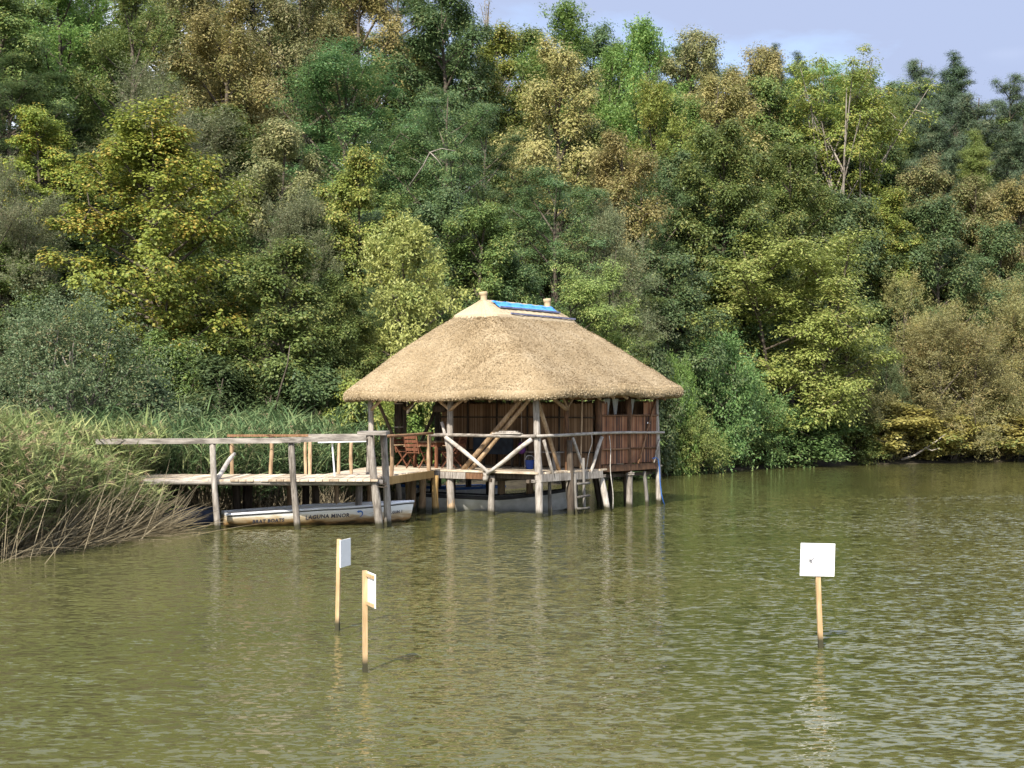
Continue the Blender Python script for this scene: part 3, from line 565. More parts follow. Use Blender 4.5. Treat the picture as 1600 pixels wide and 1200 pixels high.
reed_panel(H(6.25, 0.1, 0), H(6.25, 5.8, 0), 1.25, 3.15, 'reed_wall'); reed_panel(H(3.2, 5.85, 0), H(6.2, 5.85, 0), 1.25, 3.15, 'reed_wall')
for u in (3.9, 4.35, 5.25):                    # window curtains hung inside the room
    mb = MB(); n = 9
    for i in range(n):
        for z in (2.74, 3.22): mb.v.append(H(u - 0.16 * (1 if z > 3 else 0.25) + 0.32 * (1 if z > 3 else 0.25) * i / (n - 1), 0.22 + 0.02 * math.sin(i * 2.2), z))
    for i in range(n - 1): mb.f.append((2*i, 2*i+2, 2*i+3, 2*i+1))
    mb.build('curtain', 'boat_grey', hut)
mb = MB().box((0, 0, 0), (0.16, 0.012, 0.05)); mb.v = [H(5.7, -0.12, 2.5) + U * p.x + Vv * p.y + Vector((0, 0, p.z)) for p in mb.v]; mb.build('name_plate', 'sign_white', hut)

# ------------------------------------------------------------------ things on and about the hut
def along(mb, f): mb.v = [f(p) for p in mb.v]; return mb
def local(u, v, z, rz=0):
    """frame on the hut deck"""
    o = H(u, v, z); c, s = math.cos(rz), math.sin(rz)
    return lambda p: o + U * (p.x * c - p.y * s) + Vv * (p.x * s + p.y * c) + Vector((0, 0, p.z))
t = thing('wooden_table', H(0.95, 4.35, ZD), 'reddish wooden table on the open hut deck among folding chairs', 'table')
F = local(0.95, 4.35, ZD)
for i in range(5): along(MB().box((-0.36 + 0.18 * i, 0, 0.75), (0.17, 0.95, 0.03)), F).build('top_slat', 'warm_wood', t)
for sx in (-1, 1):
    along(MB().box((sx * 0.38, 0, 0.67), (0.03, 0.85, 0.11)), F).build('apron', 'red_wood', t); along(MB().box((0, sx * 0.4, 0.67), (0.72, 0.03, 0.11)), F).build('apron', 'red_wood', t)
    for sy in (-1, 1): along(MB().box((sx * 0.36, sy * 0.40, 0.365), (0.07, 0.07, 0.73)), F).build('leg', 'red_wood', t)
def chair(u, v, rz, label):
    t = thing('folding_chair', H(u, v, ZD), label, 'chair', 'folding chairs round the deck table'); F = local(u, v, ZD, rz)
    def add(n, mb, m='red_wood'): along(mb, F).build(n, m, t)
    for sy in (-1, 1):
        add('leg', MB().beam((-0.22, sy * 0.21, 0.0), (0.26, sy * 0.21, 0.46), 0.022, 0.035)); add('leg', MB().beam((0.26, sy * 0.235, 0.0), (-0.24, sy * 0.235, 0.64), 0.022, 0.035))
        add('back_stile', MB().beam((-0.20, sy * 0.21, 0.42), (-0.34, sy * 0.21, 0.92), 0.022, 0.035)); add('armrest', MB().beam((-0.27, sy * 0.25, 0.64), (0.2, sy * 0.25, 0.66), 0.05, 0.02), 'warm_wood')
    for i in range(5): add('seat_slat', MB().box((-0.18 + 0.09 * i, 0, 0.45), (0.075, 0.40, 0.016)))
    for i in range(4): add('back_slat', MB().box((-0.235 - 0.033 * i, 0, 0.55 + 0.115 * i), (0.016, 0.40, 0.085)))
    return t
chair(0.85, 5.32, -math.pi/2, 'folding wooden chair at the table end beside the brown handrail')
chair(0.18, 4.35, 0.15, 'folding wooden chair pulled up to the table side facing the lake')
chair(1.75, 4.3, math.pi - 0.1, 'folding wooden chair on the reed-screen side of the table')
chair(0.75, 3.45, math.pi/2 + 0.2, 'folding wooden chair between the table and the grey front post')
t = thing('counter', H(2.55, 3.2, ZD), 'dark cloth-covered counter in front of the reed screen', 'counter'); F = local(2.55, 3.2, ZD)
along(MB().box((0, 0, 0.92), (0.5, 1.5, 0.04)), F).build('top', 'dark_wood', t); along(MB().box((-0.24, 0, 0.63), (0.03, 1.46, 0.52)), F).build('cloth', 'cloth_dark', t)
for sx in (-.2, .2):
    for sy in (-.68, .68): along(MB().box((sx, sy, 0.45), (0.06, 0.06, 0.9)), F).build('leg', 'dark_wood', t)
t = thing('bench', H(2.5, 1.55, ZD), 'low grey plank bench against the reed screen', 'bench'); F = local(2.5, 1.55, ZD)
along(MB().box((0, 0, 0.46), (0.4, 1.3, 0.04)), F).build('seat', 'grey_wood', t)
for sy in (-.5, .5): along(MB().box((0, sy, 0.22), (0.34, 0.05, 0.44)), F).build('leg', 'grey_wood', t)
t = thing('bucket', H(1.6, 1.35, ZD), 'small dark blue bucket on the hut deck', 'bucket'); c = H(1.6, 1.35, ZD)
MB().tube([c, c + Vector((0, 0, .26))], [.10, .13], 18).build('body', 'blue_plastic', t, smooth=False)
MB().tube([c + Vector((0.13 * math.cos(a), 0.03, 0.26 + 0.13 * math.sin(a))) for a in [math.pi * q / 10 for q in range(11)]], 0.006, 5).build('handle', 'metal_pale', t, smooth=True)
c = H(2.1, 2.0, 1.62); o = thing('cloth_bag', c, 'small purple bag hanging from a hook post by the reed screen', 'bag')
MB().tube([c, c + Vector((0, 0, .06)), c + Vector((0, 0, .2)), c + Vector((0, 0, .3)), c + Vector((0, 0, .34))], [.06, .12, .12, .08, .02], 12, 0.08).build('pouch', 'cloth_purple', o, smooth=True)
MB().tube([c + Vector((0, 0, .33)), c + Vector((0, 0, 1.67))], 0.006, 5).build('cord', 'rope', o)
c = H(1.0, 5.75, 2.18); o = thing('rolled_blind', c, 'dark rolled reed blind hanging under the eave behind the table', 'blind')
MB().tube([c, c + Vector((0, 0, .08)), c + Vector((0, 0, 0.5)), c + Vector((0, 0, 1.02)), c + Vector((0, 0, 1.12))], [.09, .13, .12, .13, .1], 12, 0.06).build('roll', 'dark_wood', o, smooth=True)
for z in (0.2, 0.9): MB().tube([c + Vector((0.135 * math.cos(a), 0.135 * math.sin(a), z)) for a in [2 * math.pi * q / 12 for q in range(13)]], 0.012, 5, caps=False).build('tie', 'rope', o)
c = H(1.9, 4.9, 2.82); o = thing('pendant_basket', c, 'dark round basket shade hanging from the roof over the deck', 'lamp shade')
MB().tube([c, c + Vector((0, 0, .05)), c + Vector((0, 0, .18)), c + Vector((0, 0, .27)), c + Vector((0, 0, .3))], [.16, .22, .21, .11, .03], 14, 0.02).build('shade', 'dark_wood', o, smooth=True)
MB().tube([c + Vector((0, 0, .29)), c + Vector((0, 0, 1.9))], 0.008, 5).build('cord', 'rope', o)
c = H(-0.13, 0.9, 2.235); o = thing('loose_boards', c, 'short grey boards lying on the front handrail', 'boards')
for i in range(3): MB().beam(H(-0.14 + 0.03 * (i - 1), 0.35 + .1 * i, 2.25 + 0.028 * i), H(-0.12, 1.35 - .12 * i, 2.25 + 0.028 * i), 0.12, 0.025).build('board', 'grey_wood', o)
o = thing('ladder', H(1.9, -0.32, -0.8), 'short grey ladder from the deck edge down into the water', 'ladder')
for u, zt in ((1.52, 1.12), (1.93, 1.55)): log(H(u, -0.36, -0.9), H(u - .02, -0.27, zt), 0.045, 0.04, 7, 6, 0.02).build('stile', 'wet_wood', o, smooth=True)
for z in (0.85, 0.5, 0.16, -0.2): log(H(1.42, -0.40, z + R.uniform(-.03, .03)), H(2.02, -0.40, z), 0.038, 0.034, 7, 4, 0.01).build('rung', 'wet_wood', o, smooth=True)
def rope(pts, label, r=0.011, mat='rope', name='rope'):
    p = [Vector(q) for q in pts]; mb = MB().tube(p, r, 6); o = mb.build(name, mat, None, smooth=True); return tag(o, label, name)
a = H(2.42, -0.21, 2.2); rope([a + Vector((0.05 * math.sin(k * .9) * (k < 4) - 0.02 * k, 0, -0.14 * k)) for k in range(13)], 'pale rope hanging from the side rail beside the ladder')
a = H(3.35, -0.21, 2.15); rope([a + Vector((0.02 * math.sin(k * .7) + 0.008 * k, 0, -0.15 * k)) for k in range(15)], 'pale rope hanging from the rail down to the water before the rusty wall')
a = H(5.85, -0.16, 1.42); rope([a, a + U * .22 + Vector((0, 0, .03)), a + U * .36 + Vector((0, 0, -.05)), a + U * .42 + Vector((0, 0, -.3)), a + U * .45 + Vector((0, 0, -.7)), a + U * .54 + Vector((0, 0, -1.1)), a + U * .66 + Vector((0, 0, -1.35)), a + U * .8 + Vector((0, 0, -1.5))], 'blue hose running down the outermost corner stilt', 0.017, 'blue_paint', 'hose')

# ------------------------------------------------------------------ jetty
jet = thing('jetty', (-6.0, 36, 0), 'weathered grey plank jetty with stake railings leading to the hut', 'jetty')
x = -9.6
while x < -3.3:
    w = R.uniform(0.16, 0.22); MB().beam((x + w/2, 34.36 + R.uniform(-.03, .03), ZD - .025), (x + w/2, 37.2 + R.uniform(-.05, .05), ZD - .025 + R.uniform(-.006, .006)), w - 0.014, 0.05).build('deck_board', 'deck_wood', jet); x += w
y = 37.26
while y < 41.4:
    w = R.uniform(0.16, 0.21); x1 = min(-3.2 + (y - 36) * 0.2556, 0.64 - 0.805 / 0.593 * (y - 38.26) - 0.28); x0 = -4.9 + (y - 37.2) * 0.14
    if x1 - x0 > 0.25: MB().beam((x0, y + w/2, ZD - .025), (x1, y + w/2, ZD - .025 + R.uniform(-.005, .005)), w - 0.014, 0.05).build('deck_board', 'deck_wood', jet)
    y += w
log((-9.8, 34.30, 1.135), (-3.15, 34.66, 1.125), 0.075, 0.07, 9, 12, 0.02).build('edge_beam', 'grey_plank', jet, smooth=True)
log((-9.8, 37.0, 1.10), (-4.2, 37.1, 1.10), 0.07, 0.07, 8, 8, 0.02).build('edge_beam', 'dark_wood', jet, smooth=True)
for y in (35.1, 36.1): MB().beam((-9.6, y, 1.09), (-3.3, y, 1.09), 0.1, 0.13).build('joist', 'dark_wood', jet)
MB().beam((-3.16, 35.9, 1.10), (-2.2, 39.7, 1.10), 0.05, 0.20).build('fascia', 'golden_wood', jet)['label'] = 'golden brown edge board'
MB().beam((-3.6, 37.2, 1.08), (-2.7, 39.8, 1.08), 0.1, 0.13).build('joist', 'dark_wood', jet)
def jlog(a, b, r, m, name='post', r1=None, bend=0.025): return log(a, b, r, r1 or r * 0.85, 9, 9, bend).build(name, m, jet, smooth=True)
def W(px, D, z): return ((px - CX) * D / FPX, D, z)
jlog(W(342, 34.28, -0.9), W(332, 34.24, 2.14), 0.085, 'grey_wood'); jlog(W(468, 34.42, -0.9), W(455, 34.26, 2.14), 0.085, 'grey_wood')
jlog(W(599, 34.66, -0.9), W(577, 34.55, 2.28), 0.105, 'grey_wood'); jlog(W(609, 35.5, -0.9), W(599, 35.4, 2.28), 0.10, 'grey_wood')
MB().box((*W(584, 34.98, 2.33)[:2], 2.325), (0.70, 1.1, 0.09)).build('cap_slab', 'grey_plank', jet)
for z in (1.02, 1.09): MB().tube([Vector(W(593, 34.62, z)) + Vector((0.13 * math.cos(a) + .04, 0.12 * math.sin(a), 0.01 * math.sin(2 * a))) for a in [2 * math.pi * q / 14 for q in range(15)]], 0.012, 5, caps=False).build('lashing', 'dark_wood', jet)
MB().beam(W(150, 34.18, 2.13), W(470, 34.18, 2.16), 0.06, 0.13).build('rail', 'grey_plank', jet); MB().beam(W(440, 34.12, 2.17), W(572, 34.40, 2.20), 0.06, 0.12).build('rail', 'grey_plank', jet)
MB().beam(W(355, 37.15, 2.22), W(482, 37.15, 2.225), 0.08, 0.06).build('rail', 'brown_wood', jet); MB().beam(W(478, 37.15, 2.225), W(580, 37.2, 2.23), 0.08, 0.07).build('rail', 'grey_plank', jet)
log(W(598, 36.4, 2.215), W(676, 39.75, 2.24), 0.04, 0.038, 7, 6, 0.02).build('rail', 'brown_wood', jet, smooth=True)
for px, D, m, r in ((363, 37.2, 'warm_wood', .055), (424, 37.2, 'warm_wood', .055), (478, 37.2, 'warm_wood', .045), (484.5, 37.12, 'warm_wood', .05), (530, 37.25, 'warm_wood', .045), (549.5, 37.25, 'warm_wood', .05), (575, 37.1, 'grey_wood', .05), (612, 37.0, 'warm_wood', .055), (671, 39.55, 'warm_wood', .06)):
    jlog(W(px - 1, D, 0.93), W(px, D, 2.19), r, m, 'stake', r * .9, 0.02)
jlog(W(340, 34.5, 1.24), W(366, 36.9, 1.75), 0.06, 'grey_wood', 'brace')
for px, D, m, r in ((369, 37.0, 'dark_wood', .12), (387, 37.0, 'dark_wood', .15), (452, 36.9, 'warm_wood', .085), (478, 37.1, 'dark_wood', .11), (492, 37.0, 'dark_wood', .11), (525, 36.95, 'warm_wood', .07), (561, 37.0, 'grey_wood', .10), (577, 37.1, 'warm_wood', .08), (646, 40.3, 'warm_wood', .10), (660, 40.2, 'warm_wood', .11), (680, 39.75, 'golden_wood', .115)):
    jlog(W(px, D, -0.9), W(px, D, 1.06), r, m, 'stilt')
jlog(W(636, 38.6, -0.9), W(620, 38.4, 1.06), 0.09, 'grey_wood', 'stilt')
o = thing('side_shelf', W(522, 36.0, ZD), 'pale board on a thin metal leg beside the jetty rail', 'shelf')
MB().tube([W(523, 36.0, ZD), W(519, 36.0, 2.05)], 0.022, 8).build('leg', 'metal_pale', o); MB().beam(W(498, 36.0, 2.07), W(573, 36.0, 2.10), 0.28, 0.03).build('board', 'metal_pale', o)

# ------------------------------------------------------------------ boats
def text_mesh(txt, size):
    cu = bpy.data.curves.new('t', 'FONT'); cu.body = txt; cu.size = size; cu.space_character = 1.08; cu.resolution_u = 2; cu.offset = 0.004
    ob = bpy.data.objects.new('t', cu); COL.objects.link(ob); dg = bpy.context.evaluated_depsgraph_get(); dg.update()
    me = bpy.data.meshes.new_from_object(ob.evaluated_get(dg)); bpy.data.objects.remove(ob); return me
def boat(stern, ang, Lb, Wd, zs, zm, zb, label, hull='boat_white', rim='boat_rim', strip='boat_black', inner='boat_grey', texts=(), name='rowing_boat', keel=-0.16, strip_w=0.012, mark=None):
    o = thing(name, stern, label, 'boat'); o.rotation_euler = (0, 0, ang); ROOT[o.name] = Vector((0, 0, 0))
    def wid(s): return Wd * (0.80 + 0.20 * math.sin(math.pi * min(1, s / 0.5) / 2)) if s < 0.5 else Wd * max(0.03, 1 - ((s - 0.5) / 0.5) ** 2.3)
    def sheer(s): return zs + (zm - zs) * min(1, s / 0.5) if s < 0.5 else zm + (zb - zm) * ((s - 0.5) / 0.5) ** 1.5
    def kz(s): return keel + (0.10 * (1 - s / 0.2) if s < 0.2 else 0) + (0.22 * ((s - 0.75) / 0.25) ** 2 if s > 0.75 else 0)
    NSX, NK = 26, 8
    def pt(s, k, inn=0.0): 
        w = max(0.01, wid(s) - inn); f = k / NK; y = w * (0.12 + 0.88 * math.sin(f * math.pi / 2) ** 0.75) * (1 if f > 0 else 0); return y, kz(s) + inn * 1.2 + (sheer(s) - kz(s) - inn * 1.2) * f ** 1.25
    mb = MB(); idx = {}
    for layer, inn in ((0, 0.0), (1, 0.035)):
        for i in range(NSX + 1):
            for k in range(-NK, NK + 1):
                s = i / NSX; y, z = pt(s, abs(k), inn); idx[layer, i, k] = len(mb.v); mb.v.append(Vector((s * Lb - (inn if i == NSX else -inn if i == 0 else 0) + (0.10 * (abs(k) / NK) if i == NSX else 0), y * (1 if k >= 0 else -1), z)))
        for i in range(NSX):
            for k in range(-NK, NK):
                q = (idx[layer, i, k], idx[layer, i+1, k], idx[layer, i+1, k+1], idx[layer, i, k+1]); mb.f.append(q if layer == 0 else q[::-1])
    for i in range(NSX):
        for k, rev in ((-NK, 1), (NK, 0)):
            q = (idx[0, i, k], idx[0, i+1, k], idx[1, i+1, k], idx[1, i, k]); mb.f.append(q[::-1] if rev else q)
    for k in range(-NK, NK): mb.f.append((idx[0, 0, k], idx[0, 0, k+1], idx[1, 0, k+1], idx[1, 0, k])); 
    mb.f.append(tuple(idx[0, 0, k] for k in range(-NK, NK + 1)))
    hu = mb.build('hull', hull, o); hu.data.shade_smooth()
    for sgn in (-1, 1):
        MB().tube([(i / NSX * Lb + (0.1 if i == NSX else 0), sgn * (pt(i / NSX, NK)[0] + 0.002), sheer(i / NSX) + 0.012) for i in range(NSX + 1)], 0.032, 8).build('gunwale', rim, o, smooth=True)
        MB().tube([(i / NSX * Lb + (0.1 if i == NSX else 0), sgn * (pt(i / NSX, NK)[0] + 0.006), sheer(i / NSX) - 0.03) for i in range(NSX + 1)], strip_w, 6).build('rub_strip', strip, o, smooth=True)
    MB().box((0.02, 0, zs + 0.01), (0.06, 2 * wid(0), 0.05)).build('transom_cap', rim, o)
    for s in (0.14, 0.42, 0.68): MB().box((s * Lb, 0, sheer(s) - 0.10), (0.24, 2 * (pt(s, NK - 2)[0]) - 0.02, 0.03)).build('thwart', inner, o)
    def side_y(x, z):
        s = min(1, max(0, x / Lb)); lo = None
        for k in range(NK):
            y0, z0 = pt(s, k); y1, z1 = pt(s, k + 1)
            if z0 <= z <= z1 or k == NK - 1: f = (z - z0) / max(1e-6, z1 - z0); return y0 + (y1 - y0) * f
    def applique(vs_, fs, nm, m):
        mb = MB(); mb.v = [Vector((x, -side_y(x, z) - 0.007, z)) for x, z in vs_]; mb.f = fs; mb.build(nm, m, hu)
    for (txt, x0, dz, size) in texts:
        me = text_mesh(txt, size); co = [(x0 + v.co.x, sheer((x0 + v.co.x) / Lb) - dz + v.co.y) for v in me.vertices]
        applique(co, [tuple(p.vertices) for p in me.polygons], 'lettering', 'ink')
    if mark:
        x0, dz, s = mark; vsx = []; fsx = []
        arc = [(s * .5 * math.cos(a), s * .5 * math.sin(a)) for a in [math.radians(130 - 22 * q) for q in range(11)]]
        for q, (ax, az) in enumerate(arc):
            w_ = 0.45 * (1 - q / 11) + 0.12; vsx += [(x0 + ax, sheer(x0 / Lb) - dz + az), (x0 + ax * (1 - w_), sheer(x0 / Lb) - dz + az * (1 - w_))]
        fsx = [(2*q, 2*q+2, 2*q+3, 2*q+1) for q in range(10)]; b0 = len(vsx)
        vsx += [(x0 - s*.55, sheer(x0 / Lb) - dz + s*.28), (x0 - s*.15, sheer(x0 / Lb) - dz + s*.12), (x0 - s*.2, sheer(x0 / Lb) - dz + s*.55)]; fsx.append((b0, b0+1, b0+2))
        applique(vsx, fsx, 'emblem', 'blue_paint')
    return o
boat((-7.16, 35.32, 0), math.radians(19.5), 4.78, 0.66, 0.31, 0.42, 0.50, 'stained white rowing boat with dark lettering moored under the jetty', 'boat_stained', texts=(('BRAT BOATS', 0.62, 0.25, 0.125), ('LAGUNA MINOR', 1.92, 0.235, 0.14), ('LGUN 1', 4.18, 0.25, 0.10)), mark=(3.32, 0.17, 0.17))
boat((-2.72, 41.25, 0), math.radians(-3), 4.35, 0.62, 0.46, 0.37, 0.60, 'grey-white rowing boat with black gunwale moored beneath the hut', 'boat_grey', 'boat_black', 'boat_black', strip_w=0.03)
boat((-0.6, 46.2, 0), math.radians(180 + 52), 4.4, 0.6, 0.42, 0.45, 0.62, 'cream rowing boat with blue gunwale, only its bow showing behind the jetty stilts', 'boat_white', 'blue_paint', 'blue_paint')
boat((-10.6, 36.3, 0.02), math.radians(-7), 3.1, 0.5, 0.34, 0.32, 0.40, 'dark navy boat half buried in the reeds beside the jetty', 'boat_navy', 'boat_navy', 'boat_black', 'boat_navy')

# ------------------------------------------------------------------ signs standing in the water
def sign(px, D, top_px, ztop, bw, bh, rz, tilt, label, offset=0.0, back=0.0, frame=False):
    X = (px - CX) * D / FPX; o = thing('marker_sign', (X, D, 0), label, 'sign', None)
    top = Vector(((top_px - CX) * D / FPX - X, 0, ztop)); bot = Vector((0, 0, -1.2)) - Vector((top.x * 1.1, 0, 0)) * 0.5
    ROOT[o.name] = Vector((0, 0, 0))
    MB().beam(bot, top, 0.055, 0.042, up=Vector((math.sin(rz), -math.cos(rz), 0))).build('stake', 'stake_wood', o)
    MB().beam(bot, bot.lerp(top, (1.2 + 0.045) / (1.2 + ztop)), 0.059, 0.046, up=Vector((math.sin(rz), -math.cos(rz), 0))).build('wet_foot', 'dark_wood', o)
    Rm = Matrix.Rotation(rz, 3, 'Z') @ Matrix.Rotation(tilt, 3, 'Y'); c = top + Vector((0, 0, -bh / 2 + 0.012)) + Rm @ Vector((offset, back, 0))
    b = MB().box((0, 0, 0), (bw, 0.012, bh)); b.v = [c + Rm @ p for p in b.v]; bo = b.build('board', 'sign_white', o)
    bv = bo.modifiers.new('bevel', 'BEVEL'); bv.width = 0.002; bv.segments = 1
    return o, c, Rm, bo
o, c, Rm, board = sign(1284, 17.3, 1276, 1.262, 0.43, 0.40, math.radians(6), math.radians(1.8), 'square white board on a stake facing the camera with a small scribbled mark', 0.0, -0.034)
o['label'] = 'square white board with a small scribbled black mark on a stake in the water'
mb = MB()                                                        # scribbled star-like mark
for (a, l0, l1, w) in ((40, 0.0, .075, .010), (150, 0.0, .035, .012), (205, 0.0, .038, .012), (262, .01, .075, .007), (10, .02, .08, .005), (-22, .06, .13, .007), (62, .07, .12, .006), (300, 0.0, .05, .010), (95, .0, .04, .008), (25, .09, .14, .004), (-45, .08, .12, .004)):
    d = Vector((math.cos(math.radians(a)), 0, math.sin(math.radians(a)))); n_ = Vector((-d.z, 0, d.x)); q = Vector((-0.085, -0.0085, -0.012)); l0 *= 1.25; l1 *= 1.25; w *= 1.5; i = len(mb.v)
    mb.v += [c + Rm @ (q + d * l0 - n_ * w / 2), c + Rm @ (q + d * l1 - n_ * w / 3), c + Rm @ (q + d * l1 + n_ * w / 3), c + Rm @ (q + d * l0 + n_ * w / 2)]; mb.f.append((i, i+1, i+2, i+3))
mb.build('mark', 'pencil', board)
def edge_sign(px, D, top_px, ztop, ang, bw, bh, label, side):
    """board seen nearly edge-on: runs away from its stake along ang"""
    X = (px - CX) * D / FPX; o = thing('marker_sign', (X, D, 0), label, 'sign'); ROOT[o.name] = Vector((0, 0, 0))
    top = Vector(((top_px - CX) * D / FPX - X, 0, ztop)); d = Vector((math.cos(ang), math.sin(ang), 0)); n_ = Vector((-d.y, d.x, 0)) * side
    MB().beam(Vector((-top.x * .6, 0, -1.2)), top, 0.05, 0.042, up=-d).build('stake', 'stake_wood', o)
    q_ = Vector((-top.x * .6, 0, -1.2)); MB().beam(q_, q_.lerp(top, (1.2 + 0.05) / (1.2 + ztop)), 0.054, 0.046, up=-d).build('wet_foot', 'dark_wood', o)
    c = top + Vector((0, 0, -bh/2 - 0.012)) + n_ * 0.034 + d * 0.13; Rm = Matrix((d, Vector((-d.y, d.x, 0)), Vector((0, 0, 1)))).transposed()
    b = MB().box((0, 0, 0), (bw, 0.012, bh)); b.v = [c + Rm @ p for p in b.v]; b.build('board', 'sign_white', o)
    for dz in (-bh/2 + .03, bh/2 - .03):
        k = MB().box((0, 0, 0), (bw * 0.96, 0.022, 0.035)); k.v = [c + n_ * -0.018 + Vector((0, 0, dz)) + Rm @ p for p in k.v]; k.build('batten', 'stake_wood', o)
    return o
edge_sign(526.5, 18.65, 530, 1.20, math.radians(75), 0.36, 0.36, 'white board turned edge-on on a stake, its pale bluish shaded face showing', -1)
edge_sign(570.5, 15.7, 570, 1.12, math.radians(-69), 0.36, 0.37, 'white board turned edge-on on the tallest stake, its bright backing battens showing', 1)
# ------------------------------------------------------------------ vegetation
def norm(a): return a / (np.linalg.norm(a, axis=1)[:, None] + 1e-9)
def leaves3(pos, nrm, axis, size, aspect):
    """small triangular leaves for the farther trees: (N, 3, 3)"""
    n = norm(nrm); a = norm(axis - n * np.einsum('ij,ij->i', axis, n)[:, None]); s = np.cross(n, a); L_ = size[:, None]; W_ = L_ * aspect
    return np.stack([pos - s*W_*0.55, pos + s*W_*0.55 + a*L_*0.2, pos + a*L_], 1)
def leaves(pos, nrm, axis, size, aspect, fold=0.18):
    """folded rhombic leaves: (N, 4, 3)"""
    n = norm(nrm); a = norm(axis - n * np.einsum('ij,ij->i', axis, n)[:, None]); s = np.cross(n, a); L_ = size[:, None]; W_ = L_ * aspect
    return np.stack([pos, pos + a*L_*0.45 + s*W_*0.5 + n*W_*fold, pos + a*L_, pos + a*L_*0.45 - s*W_*0.5 + n*W_*fold], 1)
def prof(kind, t):
    t = min(1, max(0, t))
    if kind == 'round': return max(0.12, math.sin(math.pi * (0.12 + 0.86 * t)) ** 0.7)
    if kind == 'dome': return max(0.15, (1 - t ** 2.4) ** 0.6 * (0.75 + 0.25 * min(1, t * 4)))
    if kind == 'cone': return max(0.08, (1 - t) ** 0.75 * min(1, 0.5 + t * 3))
    if kind == 'egg': return max(0.12, math.sin(math.pi * (0.10 + 0.88 * t ** 0.8)) ** 0.8)
    if kind == 'vase': return max(0.2, 0.35 + 0.75 * t - 0.65 * max(0, t - 0.75) / 0.25 * 0.9)
    return 1
TPL = {}
def tree_tpl(name, seed, H_, R_, cb=0.25, kind='round', limbs=20, subs=8, cr=0.75, flat=0.6, lpc=130, ls=0.19, la=0.62, up=0.55, trunk=0.16, nt=1, rise=0.5, mode='clump', shoots=7, sl=1.1, spk=26, grav=0.25, fill=0.25, bark='bark', spread=0.07, gap=0.0, lean=0.0, tri=None):
    """one tree model: trunk mesh with limbs and twigs, crown mesh of leaf-sized faces set in clumps or along shoots"""
    tri = name.split('_')[0] in ('round', 'locust', 'oak', 'ash', 'willow', 'pine', 'fan') if tri is None else tri
    ls *= 0.80 if tri else 0.86; lpc = int(lpc * (1.95 if tri else 1.18)); spk = int(spk * (1.8 if tri else 1.15))
    rng = np.random.default_rng(seed); pr = random.Random(seed); mb = MB(); tips = []; outs = []
    for it in range(nt):
        a0 = pr.uniform(0, 6.28); sp_ = (R_ * 0.42 if nt > 1 else 0.0)
        base = Vector((0.05 * nt * math.cos(a0) * (nt > 1), 0.05 * nt * math.sin(a0) * (nt > 1), -0.2)); hh = H_ * (pr.uniform(0.72, 0.95) if nt > 1 else 0.93)
        topx = Vector((sp_ * math.cos(a0) * pr.uniform(.5, 1.2) + lean * H_, sp_ * math.sin(a0) * pr.uniform(.5, 1.2), hh)); n = 9; P = []
        w1, w2 = pr.uniform(0, 6), pr.uniform(0, 6)
        for k in range(n):
            t = k / (n - 1); q = base.lerp(topx, t); q += Vector((math.sin(w1 + 4 * t), math.cos(w2 + 3.4 * t), 0)) * 0.035 * H_ * t * (1 - t) * 2; P.append(q)
        tr = trunk * (0.65 if nt > 1 else 1); mb.tube([Vector((0, 0, -9)), base + Vector((0, 0, -0.05))], tr * 1.25, 7, 0.04, pr, caps=False); mb.tube(P, [tr * (1.25 if k == 0 else 1) * (1 - 0.9 * (k / (n - 1)) ** 1.1) + 0.012 for k in range(n)], 7, 0.06, pr, caps=False)
        nl = max(3, limbs // nt)
        for i in range(nl):
            t = (i + pr.random()) / nl; z0 = (cb * 0.75 + (0.9 - cb * 0.75) * t); ip = z0 * (n - 1); k = min(n - 2, int(ip)); st = P[k].lerp(P[k + 1], ip - k)
            a = i * 2.39996 + pr.uniform(-.5, .5) + it; ze = min(1.0, z0 + rise * pr.uniform(0.10, 0.42) * (1 - 0.5 * t)); tc_ = (ze - cb) / (1 - cb)
            rr = R_ * prof(kind, tc_) * pr.uniform(0.62, 1.04) * (0.75 if nt > 1 else 1)
            if pr.random() < gap: continue
            en = Vector((st.x * 0.6 + rr * math.cos(a), st.y * 0.6 + rr * math.sin(a), ze * H_)); md = st.lerp(en, 0.5) + Vector((0, 0, -0.06 * rr + 0.05 * H_ * rise * 0.4))
            Q = []
            for q in range(5): u_ = q / 4; Q.append(st * (1-u_)**2 + md * 2*u_*(1-u_) + en * u_*u_)
            r0 = tr * 0.5 * (1 - 0.6 * t) + 0.012; mb.tube(Q, [r0 * (1 - 0.8 * q / 4) + 0.006 for q in range(5)], 5, 0.05, pr, caps=False)
            for j in range(subs):
                u_ = 0.35 + 0.65 * (j + pr.random()) / subs if j else 1.0; q = min(3, int(u_ * 4)); b0 = Q[q].lerp(Q[q + 1], u_ * 4 - q)
                off = Vector((pr.gauss(0, 1), pr.gauss(0, 1), pr.gauss(0.25, 0.7))); off.normalize(); e = b0 + off * (R_ * 0.26 * pr.uniform(0.4, 1.15) * (0.5 + 0.5 * (1 - t)))
                if j % 2 == 0: mb.tube([b0, b0.lerp(e, .5) + Vector((0, 0, .04)), e], [r0 * 0.35 + .004, r0 * .25 + .003, 0.005], 3, 0, pr, caps=False)
                tips.append(e); o_ = (e - Vector((0, 0, H_ * (cb + (1 - cb) * 0.4)))); outs.append(o_.normalized())
    tips = np.array([tuple(v) for v in tips]); outs = np.array([tuple(v) for v in outs]); N = len(tips); fs = 1.0
